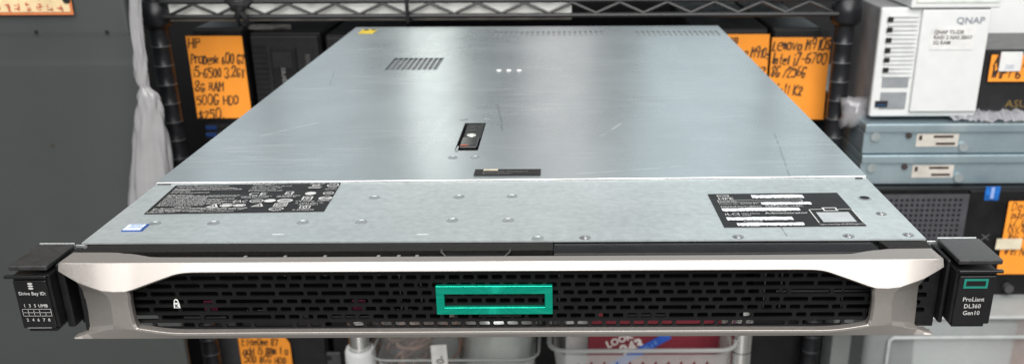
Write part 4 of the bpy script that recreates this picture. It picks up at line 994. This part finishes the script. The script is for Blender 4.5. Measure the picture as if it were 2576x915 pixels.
z1_ = at(1942, 95, Y=0.843).z; z0_ = at(1945, 300, Y=0.843).z
note(at(1943, 95, Y=0.843).x, at(2092, 95, Y=0.843).x-0.001, z0_, z1_, 0.843, ['Lenovo M910S', 'Intel i7-6700', '8G /256G', 'Win11 K2'], 'large orange note of four handwritten lines beside the right rack post', h=0.0130, lx=0.002,
     tops=[at(1960, y, Y=0.843).z for y in (125, 161, 193, 238)], fits=(.94, .90, .58, .55))
# lower level, seen under the bezel: note on a dark machine
zlow = at(600, 850, Y=0.84)
t = tower('desktop_computer', 'black tower low on the rack behind the note seen under the server', -0.47, -0.34, -0.88, -0.40, 0.85, 0.3)
m = MB(); m.box(-0.467, -0.343, 0.8500, 0.8579, -0.87, -0.405); m.out('front_panel', PCG, t, bevel=0.002)
n0 = at(597, 840, Y=0.843); n1 = at(728, 915, Y=0.843)
note(n0.x, n0.x+0.080, n0.z-0.10, n0.z+0.004, 0.843, ['EliteOne 87', 'add i5 8Rm t a', '500 8GG HDD', ''], 'orange note with a torn corner, below the server and left of the chrome post', h=0.0115, cut=True, lx=0.005,
     tops=[at(610, y, Y=0.843).z for y in (866, 890, 910, 930)], fits=(.70, .85, .85, 1))
t = tower('desktop_computer', 'dark case beside the torn-corner note, left of the chrome post', -0.335, -0.24, -0.88, -0.415, 0.86, 0.3)
m = MB(); m.box(-0.333, -0.242, 0.8600, 0.8679, -0.87, -0.42); m.out('front_panel', PCB, t, bevel=0.002)
q0 = at(742, 855, Y=0.855); m = MB(); m.box(q0.x, q0.x+0.004, 0.856, 0.8598, -0.86, -0.43); m.out('case_seam', mat('seam_grey', (0.14, 0.14, 0.14), 0.4, 0.4), t)
q0 = at(815, 885, Y=0.855); m = MB(); m.box(q0.x, q0.x+0.026, 0.853, 0.8598, q0.z-0.08, q0.z); br_ = m.out('case_bracket', mat('bracket_grey', (0.05, 0.052, 0.055), 0.4), t, bevel=0.002)
m = MB(); m.cyl((q0.x+0.008, 0.852, q0.z-0.009), (q0.x+0.008, 0.8529, q0.z-0.009), 0.004, seg=12); m.out('bracket_hole', BLKM, br_)
tag(MB().box(-0.235, 0.36, 0.88, 1.2, -0.88, -0.42).out('storage_bin', BLKM, None, bevel=0.004), 'large black bin low in the rack behind the baskets', 'bin')

# ================================================================== LEFT: GREY CABINET, PAPER, WHITE PLASTIC
CAB = mat('cabinet_grey', (0.070, 0.077, 0.076), 0.42, 0.1, var=0.06, scale=6)
cab = thing('steel_cabinet', 'plain dark grey steel cabinet left of the wire rack', 'cabinet', (-0.8, 0.72, -0.9))
XE = at(312, 0, Y=0.70).x; zg0, zg1 = at(150, 88, Y=0.70).z, at(150, 158, Y=0.70).z
m = MB(); prof = [(0.712, -0.9), (0.700, -0.9), (0.700, zg1-0.006), (0.7004, zg1-0.002), (0.7014, zg1+0.006), (0.7014, zg0-0.006), (0.7008, zg0), (0.7000, zg0+0.004), (0.700, 0.5), (0.712, 0.5)]
m.prism([(-1.15, y, z) for y, z in prof], (XE+1.15, 0, 0)); m.out('door', CAB, cab, bevel=0.0045, seg=3)
for px, py in ((90, 81), (268, 81)):
    p = at(px, py, Y=0.698); m = MB(); m.cyl((p.x, 0.6970, p.z), (p.x, 0.6990, p.z), 0.0019, seg=12); m.out('cabinet_screw', BLKM, cab)
p = at(132, 365, Y=0.70); m = MB(); m.cyl((p.x, 0.6992, p.z), (p.x, 0.6998, p.z), 0.0026, seg=10); m.out('chip_mark', mat('rust_mark', (0.05, 0.045, 0.038), 0.7), cab)
s1 = at(185, 38, Y=0.694)
pap = thing('paper_talisman', 'cream paper with an orange border and red characters stuck high on the grey cabinet', 'paper', (s1.x-0.05, 0.694, s1.z))
m = MB(); m.box(s1.x-0.16, s1.x, 0.6945, 0.6950, s1.z, s1.z+0.10); pp = m.out('sheet', mat('orange_border', (0.62, 0.20, 0.07), 0.7), pap)
m = MB(); m.box(s1.x-0.157, s1.x-0.003, 0.6938, 0.6943, s1.z+0.0035, s1.z+0.097); m.out('sheet_panel', mat('cream_paper', (0.80, 0.62, 0.36), 0.7), pap)
m = MB(); rn = random.Random(9)
for k in range(7):
    for row in range(2):
        cxx = s1.x-0.014-k*0.0125; cz = s1.z+0.009+row*0.0135
        for q in range(6):
            x_ = cxx+rn.uniform(-0.003, 0.003); z_ = cz+rn.uniform(-0.003, 0.004)
            if rn.random() < 0.5: m.box(x_-0.002, x_+0.002, 0.6932, 0.6936, z_-0.0004, z_+0.0004)
            else: m.box(x_-0.0005, x_+0.0005, 0.6932, 0.6936, z_-0.0022, z_+0.0022)
m.out('characters', mat('red_print', (0.55, 0.10, 0.05), 0.6), pap)
m = MB(); q = at(166, 0, Y=0.693); m.cyl((q.x, 0.6925, q.z), (q.x, 0.6937, q.z), 0.0045, seg=12); m.out('pin', BLKM, pap)
# twisted white plastic sheet hanging beside the rack post
path = [(x, y, 0.672, r) for x, y, r in ((337, -40, .0055), (340, 30, .0055), (344, 80, .006), (350, 130, .006), (354, 170, .0065), (358, 205, .006), (364, 222, .005), (372, 240, .010), (376, 275, .0125), (380, 355, .0170), (384, 465, .0215), (387, 520, .023), (392, 600, .024))]
path = catmull(path, 5); m = MB(); rings = []; rn = random.Random(12); phs = [rn.uniform(0, 6.28) for _ in range(4)]
for i, (px, py, y, r) in enumerate(path):
    c = at(px, py, Y=y); ring = []
    for j in range(40):
        th = 2*math.pi*j/40; tw = i*0.05
        k = 0.85+0.34*abs(math.sin(2.5*th+phs[0]+tw*2.6+0.8*math.sin(i*0.31)))+0.20*abs(math.sin(4.5*th+phs[1]-tw*2.9+0.9*math.sin(i*0.23)))+0.05*math.sin(14*th+phs[2]+i*0.4)+rn.uniform(-.03, .03)
        ring.append(m.b.verts.new((c.x+r*k*math.cos(th), y+r*0.5*k*math.sin(th), c.z)))
    rings.append(ring)
for a, b in zip(rings, rings[1:]):
    for j in range(40): m.b.faces.new((a[j], a[(j+1) % 40], b[(j+1) % 40], b[j]))
tag(m.out('plastic_sheet', mat('milky_plastic', (0.36, 0.36, 0.37), 0.20, var=0.10, scale=25, alpha=0.88, bump=0.5, bscale=90), None, smooth=True), 'white plastic sheet twisted and hanging beside the left rack post', 'plastic sheet')
a = at(432, 885, Y=0.76)
m = MB(); crumple(m, a.x-0.022, a.x+0.024, a.z-0.10, a.z+0.028, 0.76, 0.018, 9, 14, 33, 0.0055)
tag(m.out('plastic_wrap', mat('clear_wrap', (0.55, 0.56, 0.58), 0.10, 0.2, var=0.2, alpha=0.50, bump=0.6, bscale=160), None, smooth=True), 'crumpled clear wrap seen under the left end of the bezel', 'wrap')
# grey panel behind that wrap
tag(MB().box(-0.518, -0.476, 0.845, 1.2, -0.88, -0.38).out('dark_case', mat('case_charcoal', (0.045, 0.046, 0.048), 0.4), None, bevel=0.003), 'charcoal case low in the rack beside the clear wrap', 'case')

# ================================================================== RIGHT: SHELF WITH DISK BOX, ROUTER BOX, SPARE CHASSIS, TOWER
# white two-bay disk enclosure
yn = 0.75
nl, nr = at(2187, 290, Y=yn), at(2448, 290, Y=yn); nt = at(2217, 25, Y=yn); nx0, nx1 = nl.x, nr.x+0.002
zn0, zn1 = at(2300, 294, Y=yn).z, at(2300, 22, Y=yn).z
nas = thing('disk_enclosure', 'white disk enclosure with a ribbed light strip, standing on the metal chassis', 'disk enclosure', ((nx0+nx1)/2, 0.85, zn0))
m = MB(); m.box(nx0+0.004, nx1-0.002, yn+0.010, yn+0.20, zn0, zn1); m.out('case', mat('enclosure_grey', (0.30, 0.30, 0.31), 0.5), nas, bevel=0.003)
m = MB(); m.box(nx0, nx1, yn, yn+0.0098, zn0, zn1+0.001); m.out('front_frame', WHITE, nas, bevel=0.003, seg=3)
dx = at(2302, 150, Y=yn).x
m = MB(); m.box(dx, nx1-0.002, yn-0.006, yn-0.0004, zn0+0.008, zn1-0.001); door = m.out('door', WHITE, nas, bevel=0.0015)
m = MB(); add_text(m, 'QNAP', 0.0112, frame_mx(Vector((at(2405, 62, Y=yn-.007).x, yn-0.0066, at(2405, 60, Y=yn-.007).z)), (1, 0, 0), (0, 0, 1)), sx=1.15, bold=0.0002); m.out('door_logo', mat('logo_grey', (0.25, 0.28, 0.32), 0.4), door, flip=False)
m = MB()
q = at(2352, 82, Y=yn-.007); m.box(q.x-0.004, q.x+0.050, yn-0.0068, yn-0.0064, q.z-0.022, q.z+0.006); st = m.out('door_sticker', mat('paper_label', (0.76, 0.77, 0.76), 0.5), door)
m = MB()
for i, s in enumerate(('QNAP TS-228', 'RAID 2 NAS 2BAY', '2G RAM')): add_text(m, s, 0.0066, frame_mx(Vector((q.x-0.001, yn-0.0071, q.z-0.002-i*0.0066)), (1, 0, 0), (0, 0, 1)), sx=0.95, bold=0.00012)
m.out('sticker_lettering', INK, st, flip=False)
m = MB(); gx0, gx1 = nx0+0.010, dx-0.003
zz = zn1-0.008; k = 0
while zz > at(2250, 190, Y=yn).z: m.box(gx0, gx1, yn-0.0022, yn-0.0003, zz-0.0028, zz); zz -= 0.0054
m.out('ribbed_strip', mat('rib_white', (0.66, 0.68, 0.68), 0.4), nas, bevel=0.0005)
for py in (50, 76, 102, 128, 152, 177):
    q = at(2241-(py-50)*0.10, py, Y=yn-.003); m = MB(); m.box(q.x-0.0036, q.x+0.0036, yn-0.0030, yn-0.0023, q.z-0.0030, q.z+0.0030); m.out('status_icon', BLKM, nas)
for (ya, yb) in ((196, 220), (232, 274)):
    m = MB(); m.box(gx0+0.001, gx1-0.002, yn-0.0012, yn-0.0003, at(2230, yb, Y=yn).z, at(2230, ya, Y=yn).z); pn = m.out('port_panel', mat('panel_grey', (0.28, 0.30, 0.32), 0.45), nas, bevel=0.0005)
q = at(2217, 262, Y=yn-.002); m = MB(); m.box(q.x-0.008, q.x+0.008, yn-0.0024, yn-0.0013, q.z-0.004, q.z+0.004); up = m.out('usb_port', BLKM, nas)
m = MB(); m.box(q.x-0.006, q.x+0.006, yn-0.0028, yn-0.0025, q.z-0.0025, q.z); m.out('usb_tongue', mat('tongue_blue', (0.02, 0.06, 0.14), 0.4), up)
# white box lying on the enclosure
b0, b1 = at(2290, 16, Y=0.745), at(2515, 16, Y=0.745)
wb_ = thing('white_box', 'flat white box lying on top of the white disk enclosure', 'box', ((b0.x+b1.x)/2, 0.85, zn1))
m = MB(); m.box(b0.x, b1.x, 0.742, 0.95, zn1+0.0012, zn1+0.055); m.out('body', WHITE, wb_, bevel=0.002)
m = MB(); m.box(b0.x+0.006, b1.x-0.003, 0.7405, 0.7418, zn1+0.008, zn1+0.05); m.out('front_label', mat('box_label', (0.72, 0.76, 0.72), 0.5), wb_, bevel=0.0005)
# white panel behind, at the far right
q = at(2480, 170, Y=0.97)
tag(MB().box(q.x-0.02, q.x+0.5, 0.96, 1.0, at(2500, 290, Y=0.97).z, 0.45).out('white_board', mat('panel_white', (0.84, 0.86, 0.87), 0.5, var=0.02), None, bevel=0.002), 'bright white board standing behind the router carton at far right', 'board')
# router carton with a note
r0 = at(2482, 125, Y=0.77); rz = at(2500, 283, Y=0.77).z
rb = thing('router_box', 'black router carton with gold lettering on the bubble wrap at the right edge', 'carton', (r0.x+0.1, 0.85, rz))
m = MB(); m.box(r0.x, r0.x+0.24, 0.77, 0.90, rz, r0.z); m.out('carton', mat('carton_black', (0.022, 0.022, 0.024), 0.35), rb, bevel=0.001)
m = MB(); q = at(2527, 270, Y=0.769); add_text(m, 'ASUS', 0.014, frame_mx(Vector((q.x, 0.7690, q.z)), (1, 0, 0), (0, 0, 1)), sx=1.15); m.out('carton_lettering', mat('gold_print', (0.42, 0.28, 0.10), 0.35, 0.6), rb, flip=False)
q0 = at(2503, 150, Y=0.765); q1 = at(2497, 205, Y=0.765)
note(q0.x-0.005, q0.x+0.10, q1.z, q0.z+0.006, 0.7650, ['Asus AX88', 'WiFi 6 XD4'], 'orange note on the black router carton, under a white price tag', h=0.0135, lx=0.004, tops=[at(2500, 168, Y=0.765).z, at(2500, 196, Y=0.765).z], fits=(.62, .62))
q = at(2549, 155, Y=0.76); tag_ = thing('price_tag', 'small white price tag stuck over the note on the router carton', 'tag', (q.x, 0.762, q.z))
m = MB(); m.box(q.x-0.016, q.x+0.012, 0.7620, 0.7628, q.z-0.013, q.z+0.012); m.out('tag_paper', WHITEP, tag_)
m = MB(); add_text(m, '200', 0.008, frame_mx(Vector((q.x-0.009, 0.7616, q.z-0.010)), (1, 0, 0), (0, 0, 1))); m.out('tag_lettering', mat('tag_ink', (0.3, 0.35, 0.45), 0.5), tag_, flip=False)
# bubble wrap between carton and chassis
bz = at(2500, 308, Y=0.74).z
m = MB(); x0_, x1_ = at(2395, 300, Y=0.74).x, at(2576, 300, Y=0.74).x+0.12
nx, ny = 60, 12; rn = random.Random(2); V = [[m.b.verts.new((x0_+(x1_-x0_)*i/nx+rn.uniform(-.001, .001), 0.742+0.20*j/ny, bz+0.004+0.005*rn.random()+(0.004 if 0 < j < 4 else -0.002)*math.sin(i*0.7+j)**2-(0.004 if j == 0 else 0))) for j in range(ny+1)] for i in range(nx+1)]
for i in range(nx):
    for j in range(ny): m.b.faces.new((V[i][j], V[i+1][j], V[i+1][j+1], V[i][j+1]))
tag(m.out('bubble_wrap', mat('bubble_film', (0.50, 0.51, 0.55), 0.18, var=0.2, scale=200, alpha=0.75, bump=1.0, bscale=140), None), 'sheet of bubble wrap under the black router carton', 'bubble wrap')
# crumpled wrap tucked at the left of the disk enclosure
q = at(2148, 300, Y=0.76); m = MB(); crumple(m, q.x-0.014, q.x+0.026, q.z-0.016, q.z+0.026, 0.775, 0.012, 8, 7, 8, 0.0035)
tag(m.out('plastic_wrap', mat('wrap_grey', (0.42, 0.42, 0.44), 0.10, 0.1, alpha=0.6, bump=0.6, bscale=200), None, smooth=True), 'crumpled wrap tucked between the rack post and disk enclosure', 'wrap')
# two spare metal chassis
yc = 0.74
za, zb2, zc2 = at(2300, 309, Y=yc).z, at(2300, 387, Y=yc).z, at(2300, 464, Y=yc).z
cx0 = at(2172, 350, Y=yc).x
def spare(z0, z1, label):
    t = thing('spare_chassis', label, 'chassis', (cx0+0.2, yc+0.2, z0), 'spare metal chassis stacked on the tower')
    m = MB(); m.box(cx0, cx0+0.44, yc, yc+0.4, z0+0.0006, z1-0.0130); m.box(cx0, cx0+0.44, yc-0.004, yc+0.4, z1-0.0126, z1-0.0008); m.out('body', STEELB, t, bevel=0.0015)
    for dxp in (28, 253):
        q = at(2172+dxp, 350, Y=yc); m = MB(); zq = z1-0.018 if dxp < 100 else z0+0.010
        m.cyl((q.x, yc-0.0035, zq), (q.x, yc-0.0002, zq), 0.0062, 0.0050, 14); m.out('thumb_screw', mat('thumb_zinc', (0.50, 0.56, 0.58), 0.35, 0.6), t, smooth='auto')
    q = at(2284, 350, Y=yc); m = MB(); m.cyl((q.x, yc-0.003, z0+0.0255), (q.x, yc-0.0002, z0+0.0255), 0.0040, seg=12); m.out('dark_screw', mat('screw_dark', (0.05, 0.04, 0.04), 0.4), t)
    q0 = at(2305, 350, Y=yc).x; m = MB(); m.box(q0, q0+0.055, yc-0.0010, yc-0.0002, z0+0.010, z0+0.0275); lb = m.out('asset_label', mat('asset_paper', (0.58, 0.55, 0.50), 0.6), t)
    m = MB(); m.box(q0+0.022, q0+0.048, yc-0.0014, yc-0.0011, z0+0.0220, z0+0.0250).box(q0+0.026, q0+0.051, yc-0.0014, yc-0.0011, z0+0.0125, z0+0.0155).box(q0+0.003, q0+0.007, yc-0.0014, yc-0.0011, z0+0.019, z0+0.025); m.out('label_bar', INK, lb)
    return t
spare(zb2, za, 'blue-grey metal chassis directly under the white disk enclosure')
spare(zc2, zb2, 'blue-grey metal chassis resting on the black meshed tower')
# black tower with a perforated front
yt = 0.72; zt2 = zc2-0.0008
tx0, tx1 = at(2140, 480, Y=yt).x, at(2576, 480, Y=yt).x+0.12
tw = thing('meshed_tower', 'black tower with a perforated grey front panel and blue sticker', 'computer', ((tx0+tx1)/2, 0.9, zt2-0.24))
m = MB(); m.box(tx0, tx1, yt+0.006, yt+0.42, zt2-0.175, zt2); m.out('case', PCB, tw, bevel=0.002)
MESHM = mat('mesh_grey', (0.080, 0.081, 0.092), 0.45, 0.2)
mx0, mx1 = at(2160, 500, Y=yt).x, at(2442, 478, Y=yt).x; mzt = zt2-0.006
m = MB(); ph = 0.0071; f = lambda x, z, d: (x, yt+d, z); nxh = int((mx1-mx0-0.006)/ph); nzh = 18
for i in range(nxh):
    for j in range(nzh):
        x = mx1-0.007-(i+1)*ph; z = mzt-0.005-(j+1)*ph
        slot_cell(m, x, x+ph, z, z+ph, x+0.0016, x+ph-0.0016, z+0.0016, z+ph-0.0016, 0.0014, f, 0.004)
xl_ = mx1-0.007-nxh*ph; zl_ = mzt-0.005-nzh*ph
m.poly([f(mx1-0.007, zl_, 0), f(mx1, zl_, 0), f(mx1, mzt, 0), f(mx1-0.007, mzt, 0)]); m.poly([f(xl_, mzt-0.005, 0), f(mx1-0.007, mzt-0.005, 0), f(mx1-0.007, mzt, 0), f(xl_, mzt, 0)])
m.poly([f(xl_-0.01, zl_-0.02, 0), f(mx1, zl_-0.02, 0), f(mx1, zl_, 0), f(xl_-0.01, zl_, 0)])
m.out('perforated_panel', MESHM, tw, flip=False)
m = MB(); m.box(mx1+0.0004, tx1, yt-0.0005, yt+0.0059, zt2-0.172, zt2-0.002); m.out('front_bezel', PCB, tw, bevel=0.001)
q = at(2496, 486, Y=yt-.001); m = MB(); m.box(q.x-0.0095, q.x+0.0095, yt-0.0016, yt-0.0010, q.z-0.0095, q.z+0.0095); st = m.out('processor_sticker', mat('sticker_deep_blue', (0.015, 0.14, 0.50), 0.3, var=0.5, scale=110), tw)
m = MB(); m.box(q.x-0.0022, q.x+0.0022, yt-0.0021, yt-0.0017, q.z-0.007, q.z+0.0085); m.out('sticker_mark', mat('sticker_light', (0.30, 0.42, 0.75), 0.4), st)
m = MB(); q = at(2478, 596, Y=yt-.001)
for s in (-1, 1): m.prism([(q.x-0.005, yt-0.0010, q.z-0.004*s-0.0006), (q.x-0.005, yt-0.0010, q.z-0.004*s+0.0006), (q.x+0.005, yt-0.0010, q.z+0.004*s+0.0006), (q.x+0.005, yt-0.0010, q.z+0.004*s-0.0006)], (0, -0.0004 if s > 0 else -0.0007, 0))
m.out('front_mark', mat('mark_grey', (0.15, 0.15, 0.15), 0.4), tw)
n0, n1 = at(2538, 506, Y=yt-.004), at(2510, 688, Y=yt-.004)
nx_ = (n0.x+n1.x)/2-0.001
nn_ = note(nx_, nx_+0.10, n1.z, n0.z, yt-0.004, ['Dell', 'Intel Core', 'i7 Ge', 'NVIDIA', '16G Ssd', '', 'Win Nvme'], 'orange note with a strip of white tape on the meshed tower', h=0.0105, lx=0.005, w=0.085,
     tops=[at(2540, y, Y=yt-.004).z for y in (528, 550, 567, 583, 600, 620, 640)], fits=(.22, .50, .30, .42, .40, 1, .48))
q = at(2543, 610, Y=yt-.006); m = MB(); m.box(q.x-0.020, q.x+0.014, yt-0.0072, yt-0.0062, q.z-0.009, q.z+0.006); m.out('tape', mat('tape_cream', (0.72, 0.66, 0.50), 0.5), nn_)
# knobs strip on a dark unit under the tower
zq = zt2-0.1755; du = thing('dark_unit', 'dark unit with two grey knobs under the meshed tower', 'device', (tx0+0.25, 0.9, zq-0.035))
q0 = at(2500, 705, Y=0.716); zlo = at(2500, 750, Y=0.716).z
m = MB(); m.box(tx0, tx1, 0.716, 1.1, zlo, zq-0.0006); m.out('body', mat('unit_dark', (0.028, 0.029, 0.031), 0.45), du, bevel=0.002)
for px in (2480, 2534):
    q = at(px, 726, Y=0.712); m = MB(); m.cyl((q.x, 0.706, q.z+0.002), (q.x, 0.7158, q.z+0.002), 0.0060, seg=16); m.out('knob', mat('knob_grey', (0.06, 0.06, 0.063), 0.45), du, smooth='auto')
# translucent drawers at the lower right
dw0 = at(2395, 757, Y=0.70)
BOXP = mat('drawer_plastic', (0.50, 0.54, 0.54), 0.25, var=0.05, alpha=0.42)
dt_ = thing('plastic_box', 'large translucent plastic box under the dark unit at lower right', 'plastic box', (0.5, 0.8, -0.6))
dx0 = at(2178, 860, Y=0.66).x; dz1 = at(2250, 800, Y=0.66).z
m = MB(); m.box(dx0, dx0+0.55, 0.66, 1.02, -0.62, dz1); m.out('box_body', BOXP, dt_, bevel=0.012, seg=4)
m = MB(); m.box(dx0-0.008, dx0+0.56, 0.652, 1.03, dz1+0.0005, dz1+0.006); m.out('box_lid', mat('drawer_lid', (0.62, 0.66, 0.66), 0.22, var=0.05, alpha=0.6), dt_, bevel=0.003)
m = MB(); m.tube([(dx0+0.03, 0.655, -0.60), (dx0+0.03, 0.655, dz1-0.030), (dx0+0.034, 0.655, dz1-0.026), (dx0+0.54, 0.655, dz1-0.026)], 0.003, 8); m.out('box_rib', mat('drawer_rib', (0.50, 0.53, 0.53), 0.3, alpha=0.7), dt_, smooth=True)
q = at(2285, 885, Y=0.75); tag(MB().hexa([(q.x, 0.70, -0.60), (q.x+0.30, 0.70, -0.60), (q.x+0.30, 0.90, -0.60), (q.x, 0.90, -0.60)], [(q.x-0.01, 0.72, dz1-0.03), (q.x+0.16, 0.74, dz1-0.05), (q.x+0.16, 0.90, dz1-0.05), (q.x-0.01, 0.90, dz1-0.03)]).out('paper_stack', mat('stack_pale', (0.62, 0.66, 0.66), 0.5, var=0.12, scale=9), None, bevel=0.004), 'pale paper-wrapped bundle inside the translucent box', 'bundle')
q = at(2530, 880, Y=0.72); tag(MB().hexa([(q.x, 0.69, -0.60), (q.x+0.12, 0.69, -0.60), (q.x+0.12, 0.76, -0.60), (q.x, 0.76, -0.60)], [(q.x+0.022, 0.70, dz1-0.02), (q.x+0.12, 0.70, dz1-0.02), (q.x+0.12, 0.76, dz1-0.02), (q.x+0.022, 0.76, dz1-0.02)]).out('orange_packet', mat('packet_orange', (0.60, 0.17, 0.06), 0.5), None, bevel=0.002), 'orange packet inside the translucent box at far right', 'packet')
# pale upright and dark case between cart post and drawers
u0, u1 = at(2092, 870, Y=0.80), at(2140, 870, Y=0.80)
tag(MB().box(u0.x, u1.x, 0.80, 0.84, -0.8, -0.32).out('pale_upright', mat('upright_white', (0.58, 0.62, 0.61), 0.45, var=0.1, scale=20), None, bevel=0.002), 'pale flat upright left of the translucent box', 'upright')
tag(MB().box(u0.x-0.125, u0.x-0.004, 0.83, 1.1, -0.8, -0.345).out('dark_case', PCB, None, bevel=0.003), 'black case between the right chrome post and pale upright', 'case')
# added dark panel behind the rack, keeps stray light out of the gaps
tag(MB().box(-1.2, 1.1, 1.30, 1.34, -0.95, 0.045).out('dark_backing', mat('backing_dark', (0.02, 0.02, 0.022), 0.8), None), kind='structure')
tag(MB().box(-4.0, 4.0, -5.0, 3.5, -0.96, -0.952).out('floor', mat('floor_grey', (0.22, 0.22, 0.215), 0.5, var=0.15, scale=5), None), kind='structure')
